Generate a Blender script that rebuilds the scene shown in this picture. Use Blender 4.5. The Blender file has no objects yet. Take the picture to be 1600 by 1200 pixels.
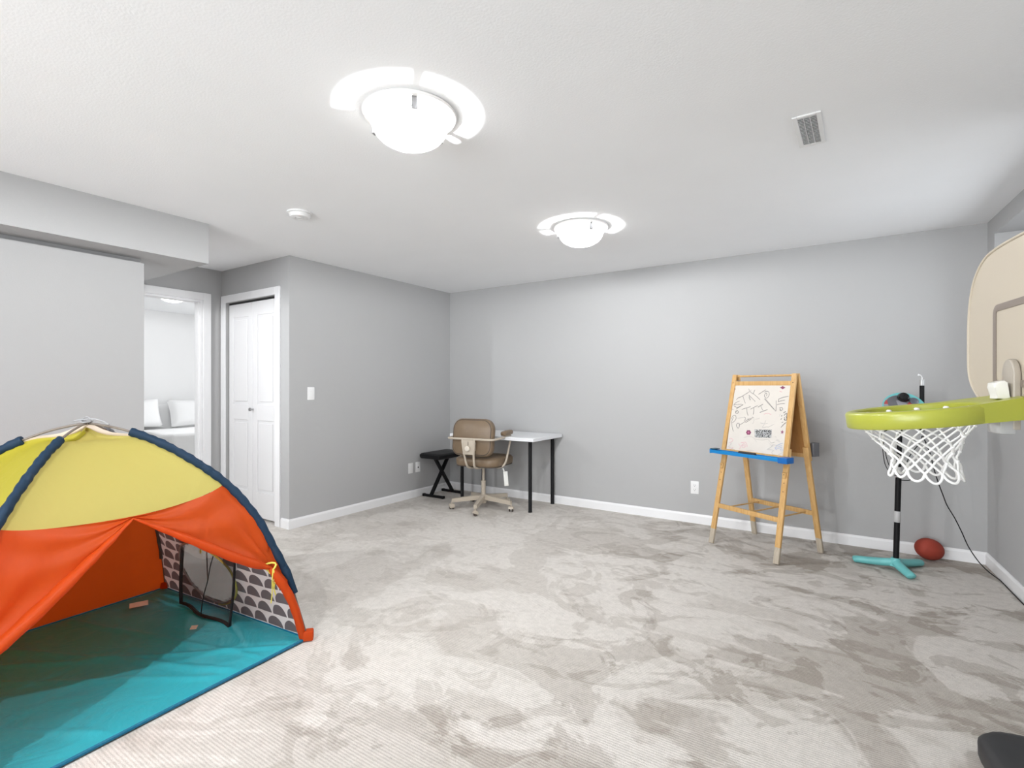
import bpy, bmesh, math, random
from mathutils import Vector, Matrix
random.seed(7)
PI = math.pi
sc = bpy.context.scene
C = sc.collection

# ------------------------------------------------------------------ camera
F = 795.0
YAW = math.radians(33.3)
CAMZ = 1.25
HZ = 604.0
cd = bpy.data.cameras.new('camera')
cam = bpy.data.objects.new('camera', cd)
C.objects.link(cam)
cam.location = (0, 0, CAMZ)
cam.rotation_euler = (PI / 2, 0, YAW)
cd.sensor_width = 36
cd.lens = F * 36 / 1600
cd.shift_y = (HZ - 600) / 1600
cd.clip_start = 0.02
sc.camera = cam

# ------------------------------------------------------------------ world, view
w = bpy.data.worlds.new('world')
sc.world = w
w.use_nodes = True
w.node_tree.nodes['Background'].inputs[0].default_value = (0.86, 0.93, 1.0, 1)
w.node_tree.nodes['Background'].inputs[1].default_value = 1.6
sc.view_settings.view_transform = 'Standard'
sc.view_settings.look = 'None'
sc.view_settings.gamma = 1
sc.view_settings.use_curve_mapping = False
sc.view_settings.exposure = 0.28
sc.cycles.max_bounces = 10
sc.cycles.diffuse_bounces = 7
sc.cycles.transparent_max_bounces = 12
sc.cycles.sample_clamp_indirect = 6


def area(name, loc, rot, sx, sy, energy, col=(1, 1, 1)):
    l = bpy.data.lights.new(name, 'AREA')
    l.shape = 'RECTANGLE'
    l.size = sx
    l.size_y = sy
    l.energy = energy
    l.color = col
    o = bpy.data.objects.new(name, l)
    o.location = loc
    o.rotation_euler = rot
    C.objects.link(o)
    return o


# window light just outside each pane; rear and bedroom ones are added fill
area('added_fill_rear', (-1.6, -2.95, 1.3), (PI / 2, 0, 0), 3.4, 1.9, 185, (0.95, 0.98, 1))
area('daylight_side', (1.62, 3.85, 1.78), (PI / 2, 0, PI / 2 + math.radians(2.8)), 1.5, 0.9, 15, (0.92, 0.96, 1))
area('added_fill_bedroom', (-7.0, 5.75, 1.5), (-PI / 2, 0, 0), 1.8, 1.3, 44, (1, 1, 1))

LAMP_E = 2.6      # radiance of the glass bowls
BULB_E = 70.0       # bare bulb between bowl and pan

# ------------------------------------------------------------------ helpers
_mats = {}


def new_mat(name):
    m = bpy.data.materials.new(name)
    m.use_nodes = True
    nt = m.node_tree
    b = nt.nodes['Principled BSDF']
    return m, nt, b


def mat(name, col, rough=0.6, metal=0.0, bump=0.0, bscale=200, var=0.0, vscale=8, emit=0, coat=0, spec=None):
    """procedural principled material with noise variation and bump"""
    if name in _mats:
        return _mats[name]
    m, nt, b = new_mat(name)
    b.inputs['Roughness'].default_value = rough
    b.inputs['Metallic'].default_value = metal
    if spec is not None:
        b.inputs['Specular IOR Level'].default_value = spec
    b.inputs['Coat Weight'].default_value = coat
    tc = nt.nodes.new('ShaderNodeTexCoord')
    if var > 0:
        n = nt.nodes.new('ShaderNodeTexNoise')
        n.inputs['Scale'].default_value = vscale
        n.inputs['Detail'].default_value = 4
        nt.links.new(tc.outputs['Object'], n.inputs['Vector'])
        r = nt.nodes.new('ShaderNodeValToRGB')
        r.color_ramp.elements[0].position = 0.3
        r.color_ramp.elements[1].position = 0.7
        r.color_ramp.elements[0].color = tuple(c * (1 - var) for c in col) + (1,)
        r.color_ramp.elements[1].color = tuple(min(1, c * (1 + var)) for c in col) + (1,)
        nt.links.new(n.outputs['Fac'], r.inputs['Fac'])
        nt.links.new(r.outputs['Color'], b.inputs['Base Color'])
    else:
        b.inputs['Base Color'].default_value = tuple(col) + (1,)
    if bump > 0:
        n2 = nt.nodes.new('ShaderNodeTexNoise')
        n2.inputs['Scale'].default_value = bscale
        n2.inputs['Detail'].default_value = 3
        nt.links.new(tc.outputs['Object'], n2.inputs['Vector'])
        bp = nt.nodes.new('ShaderNodeBump')
        bp.inputs['Strength'].default_value = bump
        bp.inputs['Distance'].default_value = 0.01
        nt.links.new(n2.outputs['Fac'], bp.inputs['Height'])
        nt.links.new(bp.outputs['Normal'], b.inputs['Normal'])
    if emit:
        b.inputs['Emission Color'].default_value = tuple(col) + (1,)
        b.inputs['Emission Strength'].default_value = emit
    _mats[name] = m
    return m


def build(name, bm, m, parent=None, smooth=True, angle=38):
    me = bpy.data.meshes.new(name)
    bmesh.ops.recalc_face_normals(bm, faces=bm.faces)
    bm.to_mesh(me)
    bm.free()
    if smooth:
        me.shade_smooth()
        me.set_sharp_from_angle(angle=math.radians(angle))
    if m is not None:
        me.materials.append(m)
    o = bpy.data.objects.new(name, me)
    C.objects.link(o)
    if parent is not None:
        o.parent = parent
    return o


def thing(name, label, cat, loc=(0, 0, 0), rotz=0, group=None):
    o = bpy.data.objects.new(name, None)
    C.objects.link(o)
    o.empty_display_size = 0.1
    o.location = loc
    o.rotation_euler = (0, 0, rotz)
    o['label'] = label
    o['category'] = cat
    if group:
        o['group'] = group
    return o


def tag(o, label, cat, group=None):
    o['label'] = label
    o['category'] = cat
    if group:
        o['group'] = group
    return o


def struct(name, bm, m, **k):
    o = build(name, bm, m, **k)
    o['kind'] = 'structure'
    return o


def bx(bm, x0, x1, y0, y1, z0, z1, bev=0.0, seg=2, M=None):
    r = bmesh.ops.create_cube(bm, size=1)
    vs = r['verts']
    for v in vs:
        v.co = Vector(((x0 + x1) / 2 + v.co.x * (x1 - x0), (y0 + y1) / 2 + v.co.y * (y1 - y0), (z0 + z1) / 2 + v.co.z * (z1 - z0)))
    if bev > 0:
        es = list({e for v in vs for e in v.link_edges})
        rr = bmesh.ops.bevel(bm, geom=es, offset=bev, segments=seg, profile=0.6, affect='EDGES')
        vs = list({v for f in rr['faces'] for v in f.verts} | {v for v in vs if v.is_valid})
    if M is not None:
        for v in vs:
            v.co = M @ v.co
    return vs


def beam(bm, a, b, wx, wy, bev=0.0, up=Vector((0, 0, 1))):
    """box from a to b, cross-section wx (side) by wy"""
    a, b = Vector(a), Vector(b)
    d = b - a
    L = d.length
    z = d.normalized()
    x = up.cross(z)
    if x.length < 1e-4:
        x = Vector((1, 0, 0))
    x.normalize()
    y = z.cross(x)
    M = Matrix((x, y, z)).transposed().to_4x4()
    M.translation = a
    return bx(bm, -wx / 2, wx / 2, -wy / 2, wy / 2, 0, L, bev, 2, M)


def smoothpts(pts, n=6, closed=False):
    """Catmull-Rom"""
    P = [Vector(p) for p in pts]
    out = []
    N = len(P)
    rng = range(N) if closed else range(N - 1)
    for i in rng:
        if closed:
            p0, p1, p2, p3 = P[(i - 1) % N], P[i], P[(i + 1) % N], P[(i + 2) % N]
        else:
            p0, p1, p2, p3 = P[max(i - 1, 0)], P[i], P[i + 1], P[min(i + 2, N - 1)]
        for k in range(n):
            t = k / n
            out.append(0.5 * ((2 * p1) + (p2 - p0) * t + (2 * p0 - 5 * p1 + 4 * p2 - p3) * t * t + (3 * p1 - p0 - 3 * p2 + p3) * t ** 3))
    if not closed:
        out.append(P[-1].copy())
    return out


def tube(bm, pts, rad, seg=8, closed=False, flat=1.0, cap=True, flatdir=None):
    P = [Vector(p) for p in pts]
    n = len(P)
    R = rad if isinstance(rad, (list, tuple)) else [rad] * n
    rings = []
    nrm = None
    for i in range(n):
        if closed:
            t = P[(i + 1) % n] - P[i - 1]
        else:
            t = P[min(i + 1, n - 1)] - P[max(i - 1, 0)]
        if t.length < 1e-9:
            t = Vector((0, 0, 1))
        t.normalize()
        if flatdir is not None:
            nrm = Vector(flatdir) - t * t.dot(Vector(flatdir))
            nrm.normalize()
        elif nrm is None:
            a = Vector((0, 0, 1)) if abs(t.z) < 0.9 else Vector((1, 0, 0))
            nrm = (a - t * t.dot(a)).normalized()
        else:
            nrm = nrm - t * t.dot(nrm)
            if nrm.length < 1e-6:
                nrm = t.orthogonal()
            nrm.normalize()
        b = t.cross(nrm)
        rings.append([bm.verts.new(P[i] + (nrm * math.cos(2 * PI * k / seg) * flat + b * math.sin(2 * PI * k / seg)) * R[i]) for k in range(seg)])
    m = n if closed else n - 1
    for i in range(m):
        A, B = rings[i], rings[(i + 1) % n]
        for k in range(seg):
            bm.faces.new((A[k], A[(k + 1) % seg], B[(k + 1) % seg], B[k]))
    if cap and not closed:
        bm.faces.new(rings[0])
        bm.faces.new(rings[-1])


def lathe(bm, prof, c=(0, 0, 0), seg=32, M=None, a0=0, a1=2 * PI):
    """prof: list of (r, z)"""
    c = Vector(c)
    full = abs(a1 - a0 - 2 * PI) < 1e-6
    ns = seg if full else seg + 1
    rings = []
    for r, z in prof:
        if r < 1e-6:
            v = Vector((0, 0, z))
            v = (M @ v) if M is not None else v
            rings.append([bm.verts.new(c + v)])
        else:
            ring = []
            for k in range(ns):
                a = a0 + (a1 - a0) * k / seg
                v = Vector((r * math.cos(a), r * math.sin(a), z))
                v = (M @ v) if M is not None else v
                ring.append(bm.verts.new(c + v))
            rings.append(ring)
    for A, B in zip(rings, rings[1:]):
        if len(A) == 1 and len(B) == 1:
            continue
        for k in range(ns if full else ns - 1):
            k2 = (k + 1) % ns
            if len(A) == 1:
                bm.faces.new((A[0], B[k2], B[k]))
            elif len(B) == 1:
                bm.faces.new((A[k], A[k2], B[0]))
            else:
                bm.faces.new((A[k], A[k2], B[k2], B[k]))


def prism(bm, outline, z0, z1, M=None, bev=0.0):
    """outline: list of (x, y) extruded z0..z1"""
    vb = [bm.verts.new(Vector((x, y, z0))) for x, y in outline]
    vt = [bm.verts.new(Vector((x, y, z1))) for x, y in outline]
    n = len(outline)
    fb = bm.faces.new(vb)
    ft = bm.faces.new(vt)
    for i in range(n):
        bm.faces.new((vb[i], vb[(i + 1) % n], vt[(i + 1) % n], vt[i]))
    allv = vb + vt
    if bev > 0:
        es = list(fb.edges) + list(ft.edges)
        rr = bmesh.ops.bevel(bm, geom=es, offset=bev, segments=3, profile=0.5, affect='EDGES')
        allv = [v for v in bm.verts]
    if M is not None:
        for v in allv:
            v.co = M @ v.co


def rrect(x0, x1, y0, y1, r, n=6):
    """rounded rectangle outline; r may be a 4-list (bl, br, tr, tl)"""
    rs = r if isinstance(r, (list, tuple)) else [r] * 4
    out = []
    for (cx, cy, a, q) in ((x0 + rs[0], y0 + rs[0], PI, rs[0]), (x1 - rs[1], y0 + rs[1], 1.5 * PI, rs[1]), (x1 - rs[2], y1 - rs[2], 0, rs[2]), (x0 + rs[3], y1 - rs[3], PI / 2, rs[3])):
        for k in range(n + 1):
            t = a + PI / 2 * k / n
            out.append((cx + q * math.cos(t), cy + q * math.sin(t)))
    return out


def copy_tree(o, parent=None):
    c = o.copy()
    C.objects.link(c)
    if parent is not None:
        c.parent = parent
    for ch in list(o.children):
        copy_tree(ch, c)
    return c


def frame_M(x, y, z, t):
    M = Matrix((Vector(x), Vector(y), Vector(z))).transposed().to_4x4()
    M.translation = Vector(t)
    return M


# ------------------------------------------------------------------ materials
def wall_mat(name, col, bump=0.06):
    return mat(name, col, rough=0.75, bump=bump, bscale=160, var=0.012, vscale=1.5)


M_wall = wall_mat('grey_wall_paint', (0.41, 0.41, 0.412))
M_ceil = mat('ceiling_paint', (0.86, 0.868, 0.88), rough=0.85, bump=0.10, bscale=120, var=0.012, vscale=2)
M_trim = mat('white_trim_paint', (0.80, 0.80, 0.81), rough=0.35, bump=0.01, bscale=60)
M_bedwall = wall_mat('bedroom_wall_paint', (0.83, 0.83, 0.83))
M_plate = mat('white_plastic', (0.78, 0.78, 0.78), rough=0.3)
M_black = mat('black_metal', (0.006, 0.006, 0.007), rough=0.5, spec=.2)
M_dark = mat('dark_hole', (0.02, 0.02, 0.02), rough=0.8)
M_steel = mat('brushed_nickel', (0.45, 0.45, 0.46), rough=0.3, metal=1.0)


def carpet_mat():
    m, nt, b = new_mat('grey_beige_carpet')
    N, L = nt.nodes, nt.links
    b.inputs['Roughness'].default_value = 0.95
    b.inputs['Specular IOR Level'].default_value = 0.1
    tc = N.new('ShaderNodeTexCoord')

    def noise(scale, detail, dist, sx=1, sy=1, rot=0, rough=0.5, off=(0, 0, 0)):
        mp = N.new('ShaderNodeMapping')
        mp.inputs['Scale'].default_value = (sx, sy, 1)
        mp.inputs['Rotation'].default_value = (0, 0, rot)
        mp.inputs['Location'].default_value = off
        L.new(tc.outputs['Object'], mp.inputs['Vector'])
        n = N.new('ShaderNodeTexNoise')
        n.inputs['Scale'].default_value = scale
        n.inputs['Detail'].default_value = detail
        n.inputs['Distortion'].default_value = dist
        n.inputs['Roughness'].default_value = rough
        L.new(mp.outputs[0], n.inputs['Vector'])
        return n

    def ramp(src, a, bb, ca=0.0, cb=1.0):
        r = N.new('ShaderNodeMapRange')
        r.interpolation_type = 'SMOOTHSTEP'
        r.inputs['From Min'].default_value = a
        r.inputs['From Max'].default_value = bb
        r.inputs['To Min'].default_value = ca
        r.inputs['To Max'].default_value = cb
        L.new(src, r.inputs['Value'])
        return r.outputs['Result']

    def math_(op, a, bb):
        n = N.new('ShaderNodeMath')
        n.operation = op
        n.use_clamp = False
        for i, v in enumerate((a, bb)):
            if isinstance(v, (int, float)):
                n.inputs[i].default_value = v
            else:
                L.new(v, n.inputs[i])
        return n.outputs[0]
    # brushed patches of the pile: sharp-edged blotches at three sizes, more of them, and darker, towards the right
    n1 = noise(1.35, 5, 0.9, 1.0, 1.0, 0.5, 0.6)
    n2 = noise(3.3, 4, 1.1, 1.0, 1.25, -0.35, 0.6, (4, 2, 0))
    n3 = noise(1.9, 3, 0.35, 0.6, 2.2, 0.9, 0.5, (9, 1, 0))
    n4 = noise(8, 4, 1.0, 1.0, 1.3, 0.2, 0.6, (1, 7, 0))
    p1 = ramp(n1.outputs['Fac'], 0.495, 0.53)
    p2 = ramp(n2.outputs['Fac'], 0.54, 0.585)
    p3 = ramp(n3.outputs['Fac'], 0.56, 0.60)
    p4 = ramp(n4.outputs['Fac'], 0.56, 0.66)
    sx_ = N.new('ShaderNodeSeparateXYZ')
    L.new(tc.outputs['Object'], sx_.inputs[0])
    reg = ramp(math_('ADD', sx_.outputs[0], math_('MULTIPLY', noise(0.7, 2, 0.3).outputs['Fac'], 1.6)), -1.9, 0.9, 0.40, 0.92)
    s = math_('ADD', math_('MULTIPLY', p1, 0.44), math_('ADD', math_('MULTIPLY', p2, 0.36), math_('ADD', math_('MULTIPLY', p3, 0.22), math_('MULTIPLY', p4, 0.16))))
    s = math_('MULTIPLY', s, 1.25)
    s = math_('ADD', math_('MULTIPLY', s, reg), ramp(sx_.outputs[0], -2.2, 1.2, 0.0, 0.22))
    mx = N.new('ShaderNodeMix')
    mx.data_type = 'RGBA'
    mx.inputs[6].default_value = (0.645, 0.612, 0.575, 1)
    mx.inputs[7].default_value = (0.35, 0.315, 0.278, 1)
    L.new(s, mx.inputs[0])
    # fine ribs + pile grain
    mp = N.new('ShaderNodeMapping')
    mp.inputs['Rotation'].default_value = (0, 0, math.radians(0))
    L.new(tc.outputs['Object'], mp.inputs['Vector'])
    wv = N.new('ShaderNodeTexWave')
    wv.wave_type = 'BANDS'
    wv.bands_direction = 'Y'
    wv.inputs['Scale'].default_value = 26
    wv.inputs['Distortion'].default_value = 0.9
    wv.inputs['Detail'].default_value = 2
    wv.inputs['Detail Scale'].default_value = 4
    L.new(mp.outputs[0], wv.inputs['Vector'])
    g = noise(260, 2, 0)
    g2 = noise(30, 4, 0.5)
    mg = N.new('ShaderNodeMix')
    mg.data_type = 'RGBA'
    mg.blend_type = 'MULTIPLY'
    mg.inputs[0].default_value = 1.0
    L.new(mx.outputs[2], mg.inputs[6])
    gr = math_('ADD', ramp(g.outputs['Fac'], 0.3, 0.7, 0.86, 1.04), math_('MULTIPLY', ramp(g2.outputs['Fac'], 0.3, 0.7, -0.05, 0.05), 1.0))
    ribs = math_('MULTIPLY', math_('SUBTRACT', wv.outputs['Fac'], 0.5), math_('MULTIPLY', math_('ADD', s, 0.25), 0.16))
    gr = math_('ADD', gr, ribs)
    cmb = N.new('ShaderNodeCombineColor')
    for i in range(3):
        L.new(gr, cmb.inputs[i])
    L.new(cmb.outputs[0], mg.inputs[7])
    L.new(mg.outputs[2], b.inputs['Base Color'])
    bp = N.new('ShaderNodeBump')
    bp.inputs['Strength'].default_value = 0.5
    bp.inputs['Distance'].default_value = 0.008
    h = math_('ADD', math_('MULTIPLY', g.outputs['Fac'], 0.6), math_('MULTIPLY', wv.outputs['Fac'], 0.25))
    h = math_('ADD', h, math_('MULTIPLY', s, -0.35))
    L.new(h, bp.inputs['Height'])
    L.new(bp.outputs['Normal'], b.inputs['Normal'])
    return m


M_carpet = carpet_mat()


def glass_mat():
    m, nt, b = new_mat('window_glass')
    nt.nodes.remove(b)
    t = nt.nodes.new('ShaderNodeBsdfTransparent')
    g = nt.nodes.new('ShaderNodeBsdfGlossy')
    g.inputs['Roughness'].default_value = 0.02
    f = nt.nodes.new('ShaderNodeFresnel')
    f.inputs[0].default_value = 1.45
    x = nt.nodes.new('ShaderNodeMixShader')
    nt.links.new(f.outputs[0], x.inputs[0])
    nt.links.new(t.outputs[0], x.inputs[1])
    nt.links.new(g.outputs[0], x.inputs[2])
    nt.links.new(x.outputs[0], nt.nodes['Material Output'].inputs['Surface'])
    return m


M_glass = glass_mat()

# ------------------------------------------------------------------ the room
H = 2.4
X_L, Y_B = -4.08, 4.82           # left wall plane, back wall plane
X_R = 0.83                       # right wall at the back corner
Y_C = 2.655                      # closet wall plane (faces the camera side)
X_D = -5.21                      # hallway wall with the bedroom doorway
X_N, Y_N = -3.97, 1.51           # near left wall
Y_REAR = -2.6
RWA = math.radians(2.8)          # the right wall is not quite square to the back wall
BH = 0.085                       # baseboard height


def rwx(y):
    return X_R + math.tan(RWA) * (Y_B - y)


bm = bmesh.new()
bx(bm, -5.27, 1.6, Y_REAR - 0.12, Y_B + 0.12, -0.1, 0)
struct('floor', bm, M_carpet, smooth=False)
bm = bmesh.new()
bx(bm, -9.0, 1.6, Y_REAR - 0.12, 5.7, H, H + 0.1)
struct('ceiling', bm, M_ceil, smooth=False)
bm = bmesh.new()
bx(bm, -9.0, -5.27, -0.6, 5.7, -0.1, 0.0)
struct('floor_bedroom', bm, mat('bedroom_carpet', (0.72, 0.70, 0.67), 0.95, bump=0.3, bscale=250), smooth=False)

bm = bmesh.new()
bx(bm, X_L - 0.0, 1.2, Y_B, Y_B + 0.12, 0, H)
struct('wall_back', bm, M_wall, smooth=False)
bm = bmesh.new()
bx(bm, X_L - 0.12, X_L, Y_C + 0.12, Y_B + 0.12, 0, H)
struct('wall_left', bm, M_wall, smooth=False)
# closet wall with the opening for the bifold door
CX0, CX1, CTOP = -5.13, -4.275, 2.075
bm = bmesh.new()
bx(bm, CX1, X_L, Y_C, Y_C + 0.12, 0, H)
bx(bm, X_D - 0.12, CX0, Y_C, Y_C + 0.12, 0, H)
bx(bm, CX0, CX1, Y_C, Y_C + 0.12, CTOP, H)
struct('wall_closet', bm, M_wall, smooth=False)
bm = bmesh.new()
bx(bm, X_D - 0.12, X_L - 0.12, 3.3, 3.38, 0, H)
struct('wall_closet_rear', bm, M_bedwall, smooth=False)
# hallway wall with doorway
DY0, DY1, DTOP = 1.70, 2.475, 2.085
bm = bmesh.new()
bx(bm, X_D - 0.12, X_D, -0.6, DY0, 0, H)
bx(bm, X_D - 0.12, X_D, DY1, Y_C, 0, H)
bx(bm, X_D - 0.12, X_D, DY0, DY1, DTOP, H)
struct('wall_hallway', bm, M_wall, smooth=False)
bm = bmesh.new()
bx(bm, X_D, X_N - 0.12, 0.1, 0.2, 0, H)
struct('wall_hallway_end', bm, M_wall, smooth=False)
# near left wall; its top stays short of the bulkhead with a shadow gap
bm = bmesh.new()
bx(bm, X_N - 0.12, X_N, Y_REAR, Y_N, 0, 2.082)
bx(bm, X_N - 0.12, X_N - 0.055, Y_REAR, Y_N, 2.082, 2.118)
struct('wall_near_left', bm, M_wall, smooth=False)
bm = bmesh.new()
bx(bm, X_D, -3.77, Y_REAR, 1.83, 2.118, H)
struct('trim_1', bm, M_wall, smooth=False)
bpy.data.objects['trim_1'].name = 'trim_4'
# rear wall; its wide window is unseen, added to let fill light in
bm = bmesh.new()
bx(bm, X_N - 0.12, 1.6, Y_REAR - 0.12, Y_REAR, 0, 0.35)
bx(bm, X_N - 0.12, 1.6, Y_REAR - 0.12, Y_REAR, 2.25, H)
bx(bm, X_N - 0.12, -3.3, Y_REAR - 0.12, Y_REAR, 0.35, 2.25)
bx(bm, 0.1, 1.6, Y_REAR - 0.12, Y_REAR, 0.35, 2.25)
struct('wall_rear', bm, M_wall, smooth=False)
# right wall (slightly out of square) with a high window niche, built in its own frame
RW = frame_M((-math.sin(RWA), math.cos(RWA), 0), (-math.cos(RWA), -math.sin(RWA), 0), (0, 0, 1), (X_R, Y_B, 0))
# local x: along the wall towards the back (negative = towards camera), local y: into the room
NX0, NX1, NZ0, NZ1, ND = -1.75, -0.155, 1.26, 2.285, 0.42
bm = bmesh.new()
bx(bm, -7.6, 0.1, -0.5, 0, 0, NZ0, M=RW)
bx(bm, -7.6, 0.1, -0.5, 0, NZ1, H, M=RW)
bx(bm, NX1, 0.1, -0.5, 0, NZ0, NZ1, M=RW)
bx(bm, -7.6, NX0, -0.5, 0, NZ0, NZ1, M=RW)
struct('wall_right', bm, M_wall, smooth=False)
bm = bmesh.new()
for a in ((NX0, NX0 + 0.04, NZ0, NZ1), (NX1 - 0.04, NX1, NZ0, NZ1), (NX0 + .04, NX1 - .04, NZ0, NZ0 + 0.04), (NX0 + .04, NX1 - .04, NZ1 - 0.04, NZ1), ((NX0 + NX1) / 2 - .02, (NX0 + NX1) / 2 + .02, NZ0 + .04, NZ1 - .04)):
    bx(bm, a[0], a[1], -ND - 0.05, -ND, a[2], a[3], M=RW)
w1 = struct('window_1', bm, M_trim, smooth=False)
bm = bmesh.new()
bx(bm, NX0 + .03, NX1 - .03, -ND - 0.03, -ND - 0.025, NZ0 + .03, NZ1 - .03, M=RW)
build('pane', bm, M_glass, w1, smooth=False)
bm = bmesh.new()
for a in ((-3.3, -3.24, .35, 2.25), (0.04, 0.1, .35, 2.25), (-3.24, 0.04, .35, .41), (-3.24, 0.04, 2.19, 2.25), (-1.63, -1.57, .41, 2.19)):
    bx(bm, a[0], a[1], Y_REAR - 0.1, Y_REAR - 0.04, a[2], a[3])
w2 = struct('added_window_2', bm, M_trim, smooth=False)  # added window, out of view, for the rear fill light
bm = bmesh.new()
bx(bm, -3.26, 0.06, Y_REAR - 0.075, Y_REAR - 0.07, .39, 2.21)
build('pane', bm, M_glass, w2, smooth=False)

# bedroom shell
bm = bmesh.new()
bx(bm, -9.0, -8.76, -0.6, 5.7, 0, H)
struct('wall_bedroom_far', bm, M_bedwall, smooth=False)
bm = bmesh.new()
bx(bm, -8.76, X_D - .12, -0.6, -0.5, 0, H)
struct('wall_bedroom_near', bm, M_bedwall, smooth=False)
bm = bmesh.new()
bx(bm, -8.76, -8.0, 5.6, 5.7, 0, H)
bx(bm, -6.0, X_D - .12, 5.6, 5.7, 0, H)
bx(bm, -8.0, -6.0, 5.6, 5.7, 0, .8)
bx(bm, -8.0, -6.0, 5.6, 5.7, 2.2, H)
struct('wall_bedroom_window_side', bm, M_bedwall, smooth=False)
bm = bmesh.new()
for a in ((-8.0, -7.95, .8, 2.2), (-6.05, -6.0, .8, 2.2), (-7.95, -6.05, .8, .85), (-7.95, -6.05, 2.15, 2.2), (-7.02, -6.98, .85, 2.15)):
    bx(bm, a[0], a[1], 5.62, 5.67, a[2], a[3])
w3 = struct('added_window_3', bm, M_trim, smooth=False)  # added window, out of view, to brighten the bedroom
bm = bmesh.new()
bx(bm, -7.96, -6.04, 5.64, 5.645, .84, 2.16)
build('pane', bm, M_glass, w3, smooth=False)
bm = bmesh.new()
bx(bm, X_D - .12, X_D - .02, 3.38, 5.7, 0, H)
struct('wall_bedroom_right', bm, M_bedwall, smooth=False)


def baseboard(name, a, b, side):
    """a, b floor points, side = unit vector away from the wall"""
    a, b, s = Vector((a[0], a[1], 0)), Vector((b[0], b[1], 0)), Vector((side[0], side[1], 0))
    bm = bmesh.new()
    prof = [(0, 0), (0.014, 0), (0.014, BH * 0.8), (0.011, BH * 0.9), (0.006, BH), (0, BH)]
    r1 = [bm.verts.new(a + s * d + Vector((0, 0, z))) for d, z in prof]
    r2 = [bm.verts.new(b + s * d + Vector((0, 0, z))) for d, z in prof]
    n = len(prof)
    for i in range(n):
        bm.faces.new((r1[i], r1[(i + 1) % n], r2[(i + 1) % n], r2[i]))
    bm.faces.new(r1)
    bm.faces.new(r2)
    return struct(name, bm, M_trim, smooth=False)


baseboard('baseboard_back', (X_L, Y_B), (X_R, Y_B), (0, -1))
baseboard('baseboard_left', (X_L, Y_C - 0.0), (X_L, Y_B), (1, 0))
baseboard('baseboard_right', (X_R, Y_B), (rwx(Y_REAR), Y_REAR), (-math.cos(RWA), -math.sin(RWA)))
baseboard('baseboard_near_left', (X_N, Y_REAR), (X_N, Y_N), (1, 0))
baseboard('baseboard_closet', (-4.19, Y_C), (X_L + .014, Y_C), (0, -1))
baseboard('baseboard_hallway', (X_D, 0.2), (X_D, DY0 - .075), (1, 0))
baseboard('baseboard_rear', (X_N, Y_REAR), (rwx(Y_REAR), Y_REAR), (0, 1))

# door casings
bm = bmesh.new()
cw = 0.07
bx(bm, X_D, X_D + .018, DY1, DY1 + cw, 0, DTOP + cw, .004)
bx(bm, X_D, X_D + .018, DY0 - cw, DY0, 0, DTOP + cw, .004)
bx(bm, X_D, X_D + .018, DY0, DY1, DTOP, DTOP + cw, .004)
bx(bm, X_D - .12, X_D, DY1 - .018, DY1, 0, DTOP)
bx(bm, X_D - .12, X_D, DY0, DY0 + .018, 0, DTOP)
bx(bm, X_D - .12, X_D, DY0 + .018, DY1 - .018, DTOP - .018, DTOP)
bx(bm, X_D - .075, X_D - .035, DY1 - .03, DY1 - .018, 0, DTOP - .018)
struct('trim_1', bm, M_trim, smooth=False)
bm = bmesh.new()
bx(bm, CX0 - cw, CX0, Y_C - .018, Y_C, 0, CTOP + cw, .004)
bx(bm, CX1, CX1 + cw, Y_C - .018, Y_C, 0, CTOP + cw, .004)
bx(bm, CX0, CX1, Y_C - .018, Y_C, CTOP, CTOP + cw, .004)
struct('trim_2', bm, M_trim, smooth=False)

# bifold closet door: two leaves, moulded panels, one knob
door = bpy.data.objects.new('door_1', None)
C.objects.link(door)
door['kind'] = 'structure'
door.location = ((CX0 + CX1) / 2, Y_C + 0.03, 0)
W2 = (CX1 - CX0) / 2
for s in (-1, 1):
    bm = bmesh.new()
    xa, xb = (-W2 + .008, -.002) if s < 0 else (.002, W2 - .008)
    z0, z1 = .022, CTOP - .022
    t = .03
    bx(bm, xa, xb, 0.006, t, z0, z1)
    # stiles and rails stand proud of the recessed field
    st = .075
    for q in ((xa, xa + st, z0, z1), (xb - st, xb, z0, z1), (xa + st, xb - st, z0, .26), (xa + st, xb - st, .93, 1.08), (xa + st, xb - st, z1 - .13, z1)):
        bx(bm, q[0], q[1], -.004, 0.008, q[2], q[3], .0025, 1)
    # raised centre panels
    for (pz0, pz1) in ((.285, .905), (1.105, z1 - .155)):
        bx(bm, xa + st + .025, xb - st - .025, -.001, .008, pz0, pz1, .005, 1)
    build('door_leaf', bm, mat('white_door_paint', (0.76, 0.76, 0.77), rough=0.4), door, smooth=False)
bm = bmesh.new()
Mk = Matrix.Rotation(PI / 2, 3, 'X')
lathe(bm, [(0, 0), (.009, 0), (.007, .012), (.006, .02), (.014, .026), (.017, .034), (.013, .042), (0, .045)], (.012 + .0, -.004, 1.035), 16, Mk)
kn = build('knob', bm, M_steel, door)
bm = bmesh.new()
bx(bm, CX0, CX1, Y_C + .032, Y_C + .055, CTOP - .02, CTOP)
struct('trim_3', bm, M_dark, smooth=False)

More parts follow.
